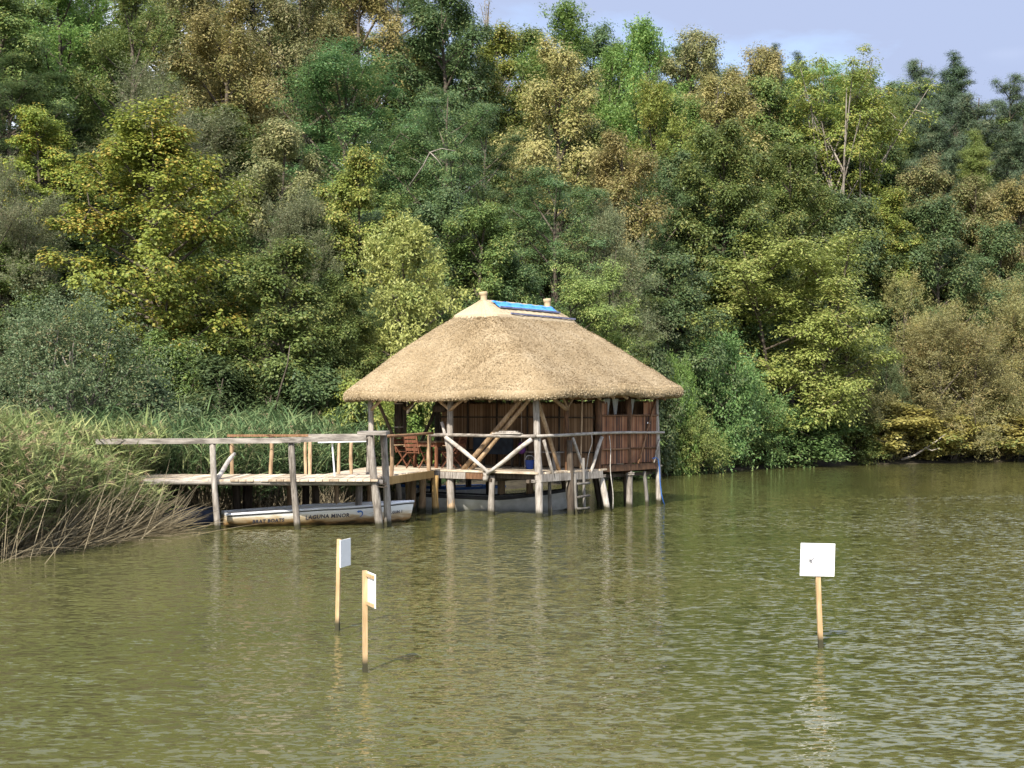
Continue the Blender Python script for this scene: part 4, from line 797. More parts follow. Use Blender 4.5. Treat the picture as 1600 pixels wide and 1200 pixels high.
    if mode == 'clump':
        sc = rng.uniform(0.6, 1.25, N); cnt = lpc; idx = np.repeat(np.arange(N), cnt); M = len(idx)
        d = norm(rng.normal(0, 1, (M, 3))); rad = rng.random(M) ** 0.45; rad = np.where(rng.random(M) < fill, rng.random(M), rad)
        lump = 1 + 0.35 * np.sin(d[:, 0] * 5 + idx * 1.7) * np.sin(d[:, 1] * 6 + idx * 2.3)
        off = d * (rad * lump * cr)[:, None] * sc[idx][:, None]; off[:, 2] *= flat
        pos = tips[idx] + off; nr = d * 0.55 + outs[idx] * 0.25 + np.array([0, -0.12, up + 0.2]) + rng.normal(0, 0.26, (M, 3)); ax = d * 0.6 + rng.normal(0, 0.7, (M, 3)) + np.array([0, 0, -0.35])
    else:
        K = spk; idx = np.repeat(np.arange(N), shoots * K); sh = np.repeat(np.arange(N * shoots), K); M = len(idx); S = N * shoots
        d0 = norm(outs[np.repeat(np.arange(N), shoots)] * 0.75 + np.array([0, 0, up]) + rng.normal(0, 0.55, (S, 3))); Ls = sl * rng.uniform(0.5, 1.25, S); u_ = np.tile((np.arange(K) + 0.5) / K, S) + rng.uniform(-.5, .5, M) / K
        p0 = tips[np.repeat(np.arange(N), shoots)] + rng.normal(0, cr * 0.4, (S, 3))
        pos = p0[sh] + d0[sh] * (u_ * Ls[sh])[:, None] + np.array([0, 0, -1]) * (grav * (u_ ** 2) * Ls[sh])[:, None] + rng.normal(0, spread, (M, 3))
        tang = norm(d0[sh] + np.array([0, 0, -2 * grav]) * u_[:, None]); ax = tang * 0.7 + rng.normal(0, 0.6, (M, 3)); nr = rng.normal(0, 0.6, (M, 3)) + np.array([0, 0, 0.6]) + outs[idx] * 0.3
    sz = ls * rng.uniform(0.65, 1.3, M)
    V = leaves3(pos, nr, ax, sz, la) if tri else leaves(pos, nr, ax, sz, la); V[:, :, 2] = np.maximum(V[:, :, 2], -0.3)
    cm = quads_mesh('crown', V, 3 if tri else 4); tm = bpy.data.meshes.new('trunk'); tm.from_pydata([tuple(v) for v in mb.v], [], mb.f); tm.update(); tm.shade_smooth()
    cm.materials.append(MATS['midgreen']); tm.materials.append(MATS[bark])
    z = V[:, :, 2].ravel(); x = np.hypot(V[:, :, 0], V[:, :, 1]).ravel()
    TPL[name] = (tm, cm, float(np.percentile(z, 99.7)), float(np.percentile(x, 97)), M)

tree_tpl('maple_a', 11, 12, 3.7, 0.06, 'egg', 44, 9, 0.62, 0.6, 134, 0.155, 0.75, up=0.6, trunk=.17)
tree_tpl('maple_b', 12, 10, 3.2, 0.08, 'egg', 26, 9, 0.60, 0.55, 145, 0.16, 0.75, up=0.6, trunk=.14)
tree_tpl('round_a', 21, 12, 3.9, 0.18, 'round', 24, 9, 0.78, 0.65, 120, 0.20, 0.6, trunk=.2)
tree_tpl('round_b', 22, 12, 3.6, 0.15, 'dome', 26, 8, 0.75, 0.7, 120, 0.20, 0.6, trunk=.2)
tree_tpl('round_c', 23, 9, 3.4, 0.10, 'dome', 22, 9, 0.7, 0.7, 115, 0.18, 0.62, trunk=.15)
tree_tpl('locust_a', 31, 13, 4.6, 0.22, 'dome', 30, 8, 0.95, 0.36, 160, 0.15, 0.42, up=0.9, trunk=.2, rise=0.7)
tree_tpl('locust_b', 32, 12, 4.2, 0.25, 'round', 20, 8, 0.9, 0.34, 180, 0.15, 0.42, up=0.9, trunk=.2, rise=0.7)
tree_tpl('oak_a', 41, 13, 4.3, 0.28, 'round', 18, 9, 0.82, 0.7, 135, 0.20, 0.55, up=0.5, trunk=.26, rise=0.7)
tree_tpl('oak_b', 42, 12, 3.8, 0.25, 'dome', 17, 8, 0.85, 0.72, 135, 0.20, 0.55, up=0.5, trunk=.24, rise=0.7)
tree_tpl('ash_a', 51, 14, 3.3, 0.22, 'egg', 20, 7, 0.5, 0.9, 0, 0.20, 0.38, up=0.75, trunk=.2, rise=1.0, mode='shoot', shoots=7, sl=1.2, spk=24, grav=0.3, spread=0.10)
tree_tpl('ash_b', 52, 13, 3.0, 0.25, 'dome', 18, 7, 0.5, 0.9, 0, 0.20, 0.38, up=0.75, trunk=.2, rise=1.0, mode='shoot', shoots=7, sl=1.2, spk=24, grav=0.3, spread=0.10)
tree_tpl('willow_a', 61, 9, 3.6, 0.08, 'dome', 26, 7, 0.6, 0.9, 0, 0.15, 0.26, up=0.7, trunk=.12, nt=4, rise=0.9, mode='shoot', shoots=8, sl=1.15, spk=26, grav=0.15, spread=0.07)
tree_tpl('willow_b', 62, 8, 3.4, 0.05, 'dome', 28, 7, 0.6, 0.9, 0, 0.14, 0.28, up=0.6, trunk=.12, nt=5, rise=0.9, mode='shoot', shoots=8, sl=1.05, spk=26, grav=0.15, spread=0.07)
tree_tpl('cherry_a', 71, 10, 4.4, 0.12, 'dome', 28, 9, 0.8, 0.46, 175, 0.16, 0.5, up=0.7, trunk=.16, nt=2, rise=0.35)
tree_tpl('droop_a', 81, 7.5, 2.7, 0.10, 'egg', 24, 8, 0.4, 0.9, 0, 0.19, 0.42, up=0.35, trunk=.12, rise=0.7, mode='shoot', shoots=6, sl=1.0, spk=20, grav=0.65, spread=0.07)
tree_tpl('pine_a', 91, 14, 3.6, 0.30, 'dome', 24, 8, 0.8, 0.5, 230, 0.24, 0.15, up=0.7, trunk=.2, rise=0.35, fill=0.4)
tree_tpl('pine_b', 92, 14, 2.5, 0.35, 'cone', 26, 7, 0.65, 0.45, 200, 0.24, 0.15, up=0.7, trunk=.18, rise=0.3, fill=0.4, gap=0.12)
tree_tpl('shrub_a', 101, 3.6, 2.6, 0.02, 'dome', 34, 8, 0.42, 0.75, 100, 0.14, 0.5, up=0.55, trunk=.06, nt=6, rise=0.8)
tree_tpl('shrub_b', 102, 3.4, 2.4, 0.02, 'dome', 32, 7, 0.35, 0.9, 0, 0.13, 0.42, up=0.55, trunk=.06, nt=6, rise=0.8, mode='shoot', shoots=7, sl=0.75, spk=20, grav=0.3, spread=0.06)
tree_tpl('shrub_c', 103, 3.8, 2.6, 0.02, 'dome', 26, 7, 0.42, 0.7, 80, 0.17, 0.65, up=0.5, trunk=.06, nt=5, rise=0.8, gap=0.1)
tree_tpl('arching', 111, 4.6, 3.4, 0.02, 'dome', 34, 7, 0.5, 0.9, 0, 0.095, 0.5, up=0.3, trunk=.07, nt=6, rise=0.9, mode='shoot', shoots=7, sl=1.5, spk=34, grav=0.28, spread=0.045, bark='bark_pale')
tree_tpl('fan', 121, 12, 4.6, 0.55, 'vase', 35, 6, 0.7, 0.5, 90, 0.19, 0.45, up=0.8, trunk=.17, nt=7, rise=0.9, gap=0.2, bark='bark_pale')
tree_tpl('bare', 131, 10, 2.0, 0.35, 'egg', 24, 8, 0.3, 0.8, 4, 0.10, 0.5, trunk=.13, rise=1.1, bark='bark_pale')

TREES = []
def plant(tpl, mat, px, ytop, wpx, D, name, label, cat='tree', group=None, wf=1.0, rz=None, sink=0.1):
    tm, cm, h0, r0, M = TPL[tpl]; p = at(px, ytop, D); bz = gz(p.x, p.y) - sink; Hh = max(1.0, p.z - bz); Wd = wpx * D / FPX
    o = bpy.data.objects.new(name, None); COL.objects.link(o); o.location = (p.x, p.y, bz); o.rotation_euler = (0, 0, R.uniform(0, 6.28) if rz is None else rz); o.empty_display_size = 0.3
    sx = Wd / (2 * r0)
    if cat == 'tree' and tpl != 'bare': sx = max(sx, 0.58 * Hh / h0)
    sz = min(max(Hh / h0, 0.75 * sx), 1.22 * sx) if cat == 'tree' else Hh / h0; tag(o, label, cat, group)
    for nm, me in (('trunk', tm), ('crown', cm)):
        c = bpy.data.objects.new(nm, me); COL.objects.link(c); c.parent = o; c.scale = (sx, sx * wf, sz); c.location = (0, 0, Hh - h0 * sz)
        if nm == 'crown': c.material_slots[0].link = 'OBJECT'; c.material_slots[0].material = MATS[mat]
    if name != 'woodland_tree' and cat == 'tree': TREES.append((px, ytop, label))
    return o
T = plant
# --- left shore, front rows
T('arching', 'hawthorn', 95, 452, 330, 41, 'hawthorn_bush', 'sprawling grey-green bush with long arching twigs above the shoreside reeds', 'bush')
T('willow_a', 'greywillow', 15, 250, 200, 50, 'willow_tree', 'greyish olive willow beside the big orange-tipped maple, above the arching bush')
T('maple_a', 'maple', 245, 168, 330, 50, 'maple_tree', 'big yellow-green maple with orange-tinted tips behind the jetty')
T('maple_b', 'midgreen', 440, 378, 215, 48, 'broadleaf_tree', 'mid-green tree beside the big maple, behind the jetty rail', )
T('droop_a', 'paleyellow', 632, 342, 200, 50, 'elm_tree', 'pale yellow tree with drooping leaves just behind the thatched roof')
T('round_c', 'midgreen', 530, 430, 150, 49, 'broadleaf_tree', 'small mid-green tree between the jetty and the pale yellow tree')
T('maple_b', 'maple', 62, 172, 165, 60, 'maple_tree', 'smaller yellow-green maple behind the greyish olive willow')
T('round_a', 'oakolive', 445, 190, 190, 60, 'broadleaf_tree', 'dull olive tree between the big maple and the green locust')
T('maple_b', 'yellowgreen', 560, 238, 150, 57, 'broadleaf_tree', 'yellow-green tree right above the pale drooping tree')
T('willow_b', 'greywillow', 470, 292, 160, 55, 'willow_tree', 'pale grey-green willow in front of the dull olive tree')
T('willow_a', 'greywillow', 250, 105, 290, 66, 'willow_tree', 'broad grey willow rising behind the big orange-tipped maple')
T('round_c', 'darkgreen', 690, 300, 190, 56, 'broadleaf_tree', 'dark green tree between the pale drooping tree and the roof ridge')
T('round_b', 'midgreen', 755, 318, 170, 55, 'broadleaf_tree', 'green large-leaved tree directly above the straw ridge')
T('round_c', 'darkgreen', 810, 400, 170, 55, 'broadleaf_tree', 'dark green tree close behind the blue ridge tarp')
T('locust_b', 'locust', 870, 262, 220, 62, 'locust_tree', 'feathery blue-green locust below the golden oak in mid-slope')
T('cherry_a', 'cherry', 925, 412, 175, 56, 'cherry_tree', 'leafy green tree rising behind the straw roof beyond the blue tarp')
T('round_b', 'darkgreen', 1035, 395, 190, 66, 'broadleaf_tree', 'dark green tree between the straw roof and the broad light green tree')
T('willow_b', 'greywillow', 950, 305, 150, 62, 'hawthorn_tree', 'grey-green twiggy tree beneath the pale golden oak')
T('oak_b', 'oakgold', 970, 212, 150, 69, 'oak_tree', 'pale golden oak below the light green trees of the skyline dip')
# --- left slope, upper rows
T('ash_a', 'ashgreen', 95, -70, 250, 76, 'ash_tree', 'tall airy green tree on the slope above the grey willow')
T('ash_b', 'midgreen', 205, -40, 190, 74, 'ash_tree', 'airy mid-green tree with dark stems next to the golden-brown oak')
T('round_b', 'midgreen', 0, -20, 200, 70, 'broadleaf_tree', 'green tree on the slope above the smaller maple')
T('oak_a', 'oakgold', 360, 0, 220, 76, 'oak_tree', 'golden-brown oak with bright tan clumps beside the large locust')
T('oak_b', 'oakolive', 300, -60, 200, 84, 'oak_tree', 'brownish oak behind the bright tan oak')
T('oak_a', 'oakolive', 470, -40, 190, 84, 'oak_tree', 'dull olive-brown oak above the large green locust')
T('oak_b', 'oakgold', 565, -70, 180, 90, 'oak_tree', 'tan golden oak above the large green locust, beside the dark tree')
T('locust_a', 'locust', 545, 60, 340, 69, 'locust_tree', 'large bright blue-green locust with layered boughs')
T('round_a', 'darkgreen', 690, -30, 200, 88, 'broadleaf_tree', 'tall dark green tree where the skyline meets the open sky')
T('locust_b', 'locust', 700, 135, 220, 66, 'locust_tree', 'smaller locust beside the golden mid-slope oak, with a bare broken bough')
T('maple_b', 'yellowgreen', 775, 45, 130, 93, 'maple_tree', 'yellow-green maple under the leafless twiggy tree')
T('bare', 'rust', 762, -2, 90, 98, 'bare_tree', 'leafless twiggy tree standing against the sky')
T('oak_a', 'oakgold', 868, 62, 215, 80, 'oak_tree', 'golden oak with dark forked limbs in the middle of the slope')
T('ash_a', 'ashgreen', 885, 5, 215, 99, 'ash_tree', 'light green ash standing highest against the sky')
T('ash_b', 'ashgreen', 1010, 34, 200, 92, 'ash_tree', 'light green ash on the skyline beside the brown-tipped oak')
T('ash_b', 'ashgreen', 955, 70, 150, 96, 'ash_tree', 'light green ash between the highest ash and its brown-tipped neighbour')
T('ash_b', 'yellowgreen', 1020, 130, 170, 82, 'ash_tree', 'yellowish green ash beside the golden mid-slope oak')
T('oak_b', 'oakolive', 1082, 44, 95, 97, 'oak_tree', 'narrow brown-tipped oak on the skyline')
T('oak_b', 'oakgold', 1122, 116, 110, 88, 'oak_tree', 'small round tan oak below the brown-tipped skyline oak')
T('round_a', 'ashgreen', 1065, 150, 120, 84, 'broadleaf_tree', 'fresh green tree beside the small round tan oak')
T('round_b', 'midgreen', 1130, 195, 160, 76, 'broadleaf_tree', 'tall mid-green tree below the small round tan oak')
T('round_a', 'midgreen', 1235, 228, 160, 80, 'broadleaf_tree', 'rounded green tree at the foot of the leaning pale trunks')
T('oak_b', 'oakgold', 1185, 70, 110, 100, 'oak_tree', 'tan-topped oak on the skyline next to two small pines')
T('maple_b', 'midgreen', 1205, 125, 140, 94, 'maple_tree', 'green maple in front of the tan-topped skyline oak')
T('round_c', 'darkgreen', 1090, 300, 140, 78, 'broadleaf_tree', 'dark green tree over one shoulder of the broad light green tree')
T('round_b', 'darkgreen', 1150, 330, 200, 77, 'broadleaf_tree', 'dark green tree directly behind the broad light green tree')
# --- right slope
T('fan', 'yellowgreen', 1330, 88, 230, 95, 'leaning_tree', 'sparse tree of many pale leaning trunks with a yellow-green top')
T('locust_b', 'ashgreen', 1280, 95, 120, 100, 'locust_tree', 'fine-leaved yellow-green tree behind the leaning pale trunks')
T('pine_b', 'pine', 1210, 70, 60, 108, 'pine_tree', 'slim dark pine tip behind the tan-topped oak')
T('pine_b', 'pine', 1246, 82, 65, 108, 'pine_tree', 'slim dark pine beside the leaning pale trunks')
T('pine_a', 'pine', 1440, 96, 110, 112, 'pine_tree', 'round-topped pine beside the leaning pale trunks')
T('pine_b', 'pine', 1490, 82, 85, 114, 'pine_tree', 'tallest pointed pine on the skyline')
T('pine_a', 'pine', 1578, 120, 110, 112, 'pine_tree', 'flat-topped pine at the end of the skyline')
T('pine_a', 'pine', 1530, 150, 170, 104, 'pine_tree', 'broad bluish pine below the tallest pointed pine')
T('pine_a', 'pine', 1465, 175, 130, 103, 'pine_tree', 'bluish pine above the rusty brown thicket')
T('pine_a', 'pine', 1600, 190, 150, 100, 'pine_tree', 'bluish pine above the golden oak by the inlet')
T('pine_b', 'cherry', 1522, 205, 80, 98, 'spruce_tree', 'narrow drooping yellowish spruce in front of the bluish pines')
T('round_c', 'rust', 1440, 245, 150, 97, 'thicket_tree', 'rusty brown thicket tree between the leaning trunks and the pines')
T('round_c', 'rust', 1525, 275, 120, 94, 'thicket_tree', 'smaller rusty brown tree above the large dark green tree')
T('maple_b', 'yellowgreen', 1385, 298, 130, 88, 'broadleaf_tree', 'yellow-green tree under the leaning pale trunks')
T('round_a', 'darkgreen', 1460, 312, 180, 87, 'broadleaf_tree', 'large dark blue-green tree above the ochre willows')
T('oak_b', 'oakgold', 1595, 272, 110, 92, 'oak_tree', 'golden oak low on the slope above the ochre willows')
T('round_b', 'darkgreen', 1320, 305, 170, 86, 'broadleaf_tree', 'dark tree between the broad light green tree and the large dark one')
T('cherry_a', 'limegreen', 1240, 352, 300, 73.6, 'cherry_tree', 'broad light green tree with layered boughs beside the hut')
T('willow_a', 'ochrewillow', 1425, 428, 190, 84, 'willow_tree', 'ochre-green willow below the large dark green tree')
T('willow_b', 'ochrewillow', 1490, 488, 240, 80, 'willow_tree', 'wide ochre willow over the yellow bushes at the waterline')
T('willow_a', 'ochrewillow', 1565, 428, 190, 85, 'willow_tree', 'ochre willow below the low golden oak')
T('willow_b', 'ochrewillow', 1635, 470, 190, 84, 'willow_tree', 'ochre willow leaning in at the far end of the shore')
T('willow_b', 'hawthorn', 1378, 530, 110, 80, 'willow_tree', 'shaded olive willow between the broad light green tree and the ochre willows')
# --- right waterline
T('shrub_b', 'willowgreen', 1115, 522, 170, 67, 'willow_bush', 'tall green willow bush beside the thatched eave', 'bush')
T('shrub_b', 'willowgreen', 1165, 580, 140, 70.5, 'willow_bush', 'green willow bush under the broad light green tree', 'bush')
T('shrub_a', 'willowgreen', 1240, 628, 190, 73.6, 'willow_bush', 'rounded green bush overhanging the water under the broad tree', 'bush')
T('shrub_b', 'ashgreen', 1056, 555, 75, 63.5, 'willow_bush', 'bright yellow-green upright bush beside the hut eave', 'bush')
T('shrub_b', 'cherry', 1070, 640, 130, 64, 'bank_bush', 'olive bush on the bank just past the hut corner', 'bush')
T('shrub_a', 'midgreen', 1160, 655, 130, 70.3, 'bank_bush', 'mid-green bush low on the bank beside a dry twig tangle', 'bush')
T('shrub_a', 'midgreen', 1320, 640, 120, 76, 'bank_bush', 'mid-green bush between the rounded bush and the yellow bushes', 'bush')
T('shrub_c', 'yellowbush', 1405, 630, 170, 77.3, 'yellow_bush', 'golden yellow bush with pale bare stems hanging over the water', 'bush')
T('shrub_c', 'yellowbush', 1480, 650, 130, 78.3, 'yellow_bush', 'smaller yellow bush next to the golden one with bare stems', 'bush')
T('shrub_c', 'yellowbush', 1585, 645, 160, 80, 'yellow_bush', 'yellow-green bush hanging over the water at the far end of the shore', 'bush')
T('shrub_b', 'ochrewillow', 1360, 610, 120, 77.5, 'bank_bush', 'olive twiggy bush beside the golden yellow bush', 'bush')
T('shrub_b', 'ochrewillow', 1530, 600, 150, 81, 'bank_bush', 'ochre twiggy bush between two yellow bushes', 'bush')
T('shrub_b', 'ochrewillow', 1620, 600, 150, 83, 'bank_bush', 'ochre twiggy bush behind the last yellow bush', 'bush')
T('shrub_a', 'darkgreen', 1010, 540, 120, 62, 'bank_bush', 'dark green bush half hidden by the thatched eave', 'bush')
T('shrub_a', 'midgreen', 985, 640, 120, 60, 'bank_bush', 'green bush behind the rusty reed wall', 'bush')
# --- behind the hut and jetty
T('shrub_c', 'yellowgreen', 545, 595, 120, 46, 'bank_bush', 'yellow-green bush at the roof corner above the jetty', 'bush')
T('shrub_a', 'ashgreen', 650, 600, 150, 51, 'bank_bush', 'bright green bush seen through the open hut behind the chairs', 'bush')
T('shrub_a', 'yellowgreen', 598, 620, 90, 47.5, 'bank_bush', 'yellowish bush seen through the hut beside its corner post', 'bush')
T('shrub_a', 'midgreen', 760, 560, 200, 55, 'bank_bush', 'green bush behind the roof, glimpsed over the reed screen', 'bush')
T('shrub_a', 'darkgreen', 330, 560, 220, 46, 'bank_bush', 'dark green undergrowth bush under the big maple', 'bush')
T('shrub_a', 'darkgreen', 480, 570, 200, 46.5, 'bank_bush', 'dark green undergrowth bush behind the jetty reeds', 'bush')
T('shrub_a', 'midgreen', 262, 520, 170, 46.5, 'bank_bush', 'mid-green bush at the foot of the big maple', 'bush')
T('shrub_c', 'hawthorn', 235, 590, 150, 42, 'bank_bush', 'dull bush behind the jetty handrail end, near the arching bush', 'bush')
def short(lb):
    w = lb.split(); out = []
    for x in w:
        if out and len(out) > 1 and x in ('with', 'behind', 'beside', 'between', 'right', 'left', 'above', 'below', 'on', 'in', 'just', 'rising', 'standing', 'where', 'directly', 'at', 'to', 'over', 'under', 'beneath', 'of', 'close', 'next', 'leaning'): break
        out.append(x)
    return ' '.join(out)
USED = set()
def fill_label(head, px, yt):
    near = sorted(TREES, key=lambda q: (q[0] - px) ** 2 + (q[1] + 60 - yt) ** 2)[:9]
    for i_ in range(len(near)):
        for j_ in range(i_ + 1, len(near)):
            a_, b_ = short(near[i_][2]), short(near[j_][2])
            if a_ == b_: continue
            lb = '%s between the %s and the %s' % (head, a_, b_)
            if len(lb.split()) <= 16 and lb not in USED: USED.add(lb); return lb
    return head + ' crowded in on the slope'
# --- filler woodland trees on the slope, placed where gaps would show the ground
FILL = [(150, 240, 200, 63), (340, 170, 200, 70), (640, 190, 180, 74), (760, 190, 200, 74), (820, 200, 190, 86), (600, 330, 170, 60), (930, 200, 190, 82), (1000, 260, 170, 76), (1060, 240, 170, 80), (1180, 200, 180, 88), (1280, 190, 190, 98), (1290, 300, 170, 90), (1360, 210, 180, 104), (1420, 330, 170, 95), (1540, 330, 180, 96), (1620, 330, 180, 94), (1500, 250, 160, 108), (1400, 150, 150, 116), (1130, 420, 180, 82), (980, 440, 170, 64), (420, 60, 220, 88), (640, 60, 200, 92), (150, 60, 240, 84), (20, 90, 220, 68), (330, 300, 180, 57), (130, 360, 200, 54), (20, 380, 200, 50), (860, 160, 170, 92), (960, 140, 150, 100), (1100, 170, 140, 98), (1310, 420, 160, 90), (1380, 400, 170, 88), (1560, 350, 150, 90), (1640, 250, 180, 106), (1700, 200, 200, 104), (-60, 100, 200, 60), (-80, -40, 240, 74), (740, 110, 150, 96), (1300, 118, 150, 106), (1375, 130, 150, 108), (1450, 210, 150, 112), (1560, 190, 150, 112), (40, -90, 240, 96), (150, -80, 240, 98), (270, -60, 220, 98), (400, -50, 220, 100), (520, -40, 200, 102), (620, -45, 190, 102), (700, 20, 150, 104), (820, 45, 170, 106), (930, 40, 150, 108), (1000, 75, 150, 108), (1065, 70, 140, 108), (1130, 105, 140, 108), (1190, 100, 130, 110), (1255, 110, 140, 110), (1340, 108, 150, 112), (1410, 128, 130, 116), (1470, 130, 130, 116), (1540, 165, 140, 116), (1600, 160, 140, 116), (590, 300, 150, 64), (500, 340, 160, 56), (620, 400, 160, 53), (330, 420, 170, 52), (60, 480, 180, 46), (545, 228, 170, 78), (360, 90, 200, 92), (120, 190, 210, 78), (215, 20, 200, 92), (60, 20, 200, 90), (470, 120, 200, 90), (480, 10, 180, 98), (585, 205, 130, 82), (640, 240, 140, 72)]
for i, (px, yt, w, D) in enumerate(FILL):
    mt = ('darkgreen', 'midgreen', 'darkgreen', 'darkgreen', 'midgreen')[i % 5]; tp_ = ('round_a', 'round_b', 'round_c', 'locust_b')[i % 4]
    hd = {'darkgreen': 'dark green', 'midgreen': 'mid-green'}[mt] + ' ' + {'round_a': 'round', 'round_b': 'domed', 'round_c': 'bushy', 'locust_b': 'feathery'}[tp_] + ' tree'
    T(tp_, mt, px, yt, w, D, 'woodland_tree', fill_label(hd, px, yt), 'tree', 'trees crowded into the slope')

# undergrowth that hides the soil of the slope
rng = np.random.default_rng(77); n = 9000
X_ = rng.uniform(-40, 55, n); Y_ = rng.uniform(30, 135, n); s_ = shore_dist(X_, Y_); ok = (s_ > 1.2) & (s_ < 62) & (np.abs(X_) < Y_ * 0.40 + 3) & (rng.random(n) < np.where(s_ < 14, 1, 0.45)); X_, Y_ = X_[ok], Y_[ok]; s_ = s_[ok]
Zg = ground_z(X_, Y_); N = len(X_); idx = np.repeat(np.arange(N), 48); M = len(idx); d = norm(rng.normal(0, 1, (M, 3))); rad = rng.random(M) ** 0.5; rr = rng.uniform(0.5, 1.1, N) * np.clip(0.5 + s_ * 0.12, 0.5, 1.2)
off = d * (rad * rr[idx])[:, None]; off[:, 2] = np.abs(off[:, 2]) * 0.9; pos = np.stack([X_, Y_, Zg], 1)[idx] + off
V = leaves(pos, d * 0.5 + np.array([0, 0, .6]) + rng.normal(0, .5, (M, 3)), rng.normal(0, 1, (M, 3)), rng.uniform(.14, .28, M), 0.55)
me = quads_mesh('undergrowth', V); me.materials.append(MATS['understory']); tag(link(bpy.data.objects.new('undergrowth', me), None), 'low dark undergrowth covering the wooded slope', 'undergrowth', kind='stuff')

# ------------------------------------------------------------------ reeds
def ribbon(p0, d0, bendv, Ls, w0, nseg, side):
    """tapering ribbons as quads: p0,d0,bendv (N,3), Ls,w0 (N) -> (N*nseg,4,3)"""
    out = []
    u = np.linspace(0, 1, nseg + 1)
    pts = [p0 + d0 * (Ls * t)[:, None] + bendv * (Ls * t * t)[:, None] for t in u]; wd = [w0 * (1 - 0.92 * t ** 1.6) for t in u]
    for k in range(nseg): out.append(np.stack([pts[k] - side*wd[k][:, None]/2, pts[k] + side*wd[k][:, None]/2, pts[k+1] + side*wd[k+1][:, None]/2, pts[k+1] - side*wd[k+1][:, None]/2], 1))
    return out, pts
def strip_mesh(name, rib_pts, sides, w0, nseg):
    """connected ribbons so each one is a single loose piece"""
    N = len(w0); u = np.linspace(0, 1, nseg + 1); V = np.zeros((N, nseg + 1, 2, 3))
    for k in range(nseg + 1):
        w = (w0 * (0.55 + 0.45 * min(1, u[k] * 5)) * (1 - 0.93 * u[k] ** 1.8))[:, None] / 2; V[:, k, 0] = rib_pts[k] - sides * w; V[:, k, 1] = rib_pts[k] + sides * w
    return V
def ribbons_to_mesh(name, Vs):
    allv = []; allf = []; b = 0
    for V in Vs:
        N, K = V.shape[:2]; allv.append(V.reshape(-1, 3)); i = b + np.arange(N)[:, None] * (K * 2) + np.arange(K - 1)[None, :] * 2; i = i.ravel(); allf.append(np.stack([i, i+1, i+3, i+2], 1)); b += N * K * 2
    v = np.concatenate(allv).astype(np.float32); f = np.concatenate(allf).astype(np.int32); me = bpy.data.meshes.new(name)
    me.vertices.add(len(v)); me.vertices.foreach_set('co', v.ravel()); me.loops.add(f.size); me.loops.foreach_set('vertex_index', f.ravel()); me.polygons.add(len(f)); me.polygons.foreach_set('loop_start', np.arange(0, f.size, 4, dtype=np.int32)); me.update(calc_edges=True); return me
def reed_bed(name, label, pts, heights, lean, lean_sd, mat, seed, leafn=9, leaf_len=0.42, plume=0.3, lw=0.032):
    rng = np.random.default_rng(seed); N = len(pts); up = np.array([0, 0, 1.0]); d0 = norm(up + lean * 0.35 + rng.normal(0, lean_sd, (N, 3)) * np.array([1, 1, .2])); bend = lean * rng.uniform(0.2, 1.0, N)[:, None] + rng.normal(0, .06, (N, 3)); bend[:, 2] = -np.abs(bend[:, 2]) - 0.10
    side = norm(np.cross(d0, rng.normal(0, 1, (N, 3)))); u = np.linspace(0, 1, 6); sp_ = [pts + d0 * (heights * t)[:, None] + bend * (heights * t * t)[:, None] for t in u]
    st = strip_mesh('s', sp_, side, np.full(N, 0.016), 5); mbs = ribbons_to_mesh(name, [st])
    o = thing_stuff = bpy.data.objects.new(name, mbs); mbs.materials.append(MATS['dry_stalk']); COL.objects.link(o); tag(o, label, 'reeds', kind='stuff')
    i = np.repeat(np.arange(N), leafn); t = np.tile(np.linspace(0.33, 0.99, leafn), N) + rng.normal(0, .03, N * leafn); t = np.clip(t, .2, 1); h = heights[i]
    p0 = pts[i] + d0[i] * (h * t)[:, None] + bend[i] * (h * t * t)[:, None]; az = rng.uniform(0, 6.28, len(i)); hd = np.stack([np.cos(az), np.sin(az), np.zeros_like(az)], 1) + lean * 1.6
    ld = norm(hd * 0.75 + up * rng.uniform(0.45, 1.5, len(i))[:, None]); lb = hd * 0.15 - up * rng.uniform(0.05, 0.6, len(i))[:, None]; L_ = leaf_len * rng.uniform(.6, 1.3, len(i)); uu = np.linspace(0, 1, 4); lp = [p0 + ld * (L_ * q)[:, None] + lb * (L_ * q * q)[:, None] for q in uu]
    ls = norm(np.cross(ld, up) + rng.normal(0, .25, (len(i), 3))); lm = ribbons_to_mesh('leaf_blades', [strip_mesh('l', lp, ls, np.full(len(i), lw) * rng.uniform(.6, 1.3, len(i)), 3)])
    lm.materials.append(MATS[mat]); c = bpy.data.objects.new('leaf_blades', lm); COL.objects.link(c); c.parent = o; tag(c, kind='stuff')
    if plume:
        k = np.where(rng.random(N) < plume)[0]; m = 14; i = np.repeat(k, m); p0 = sp_[-1][i] + rng.normal(0, .012, (len(i), 3)); pd = norm(d0[i] * .5 + bend[i] + lean * 1.2 + rng.normal(0, .35, (len(i), 3))); L_ = rng.uniform(.10, .26, len(i)); pp = [p0 + pd * (L_ * q)[:, None] - up * (0.35 * L_ * q * q)[:, None] for q in (0, .5, 1)]
        pm = ribbons_to_mesh('plumes', [strip_mesh('p', pp, norm(rng.normal(0, 1, (len(i), 3))), np.full(len(i), .018), 2)]); pm.materials.append(MATS['plume']); c = bpy.data.objects.new('plumes', pm); COL.objects.link(c); c.parent = o; tag(c, kind='stuff')
    return o
def scatter(n, test, box, seed):
    rng = np.random.default_rng(seed); X = rng.uniform(box[0], box[1], n); Y = rng.uniform(box[2], box[3], n); k = test(X, Y); X, Y = X[k], Y[k]; return np.stack([X, Y, np.maximum(ground_z(X, Y), -0.25) - 0.05], 1)
lean = np.array([0.27, -0.14, 0])
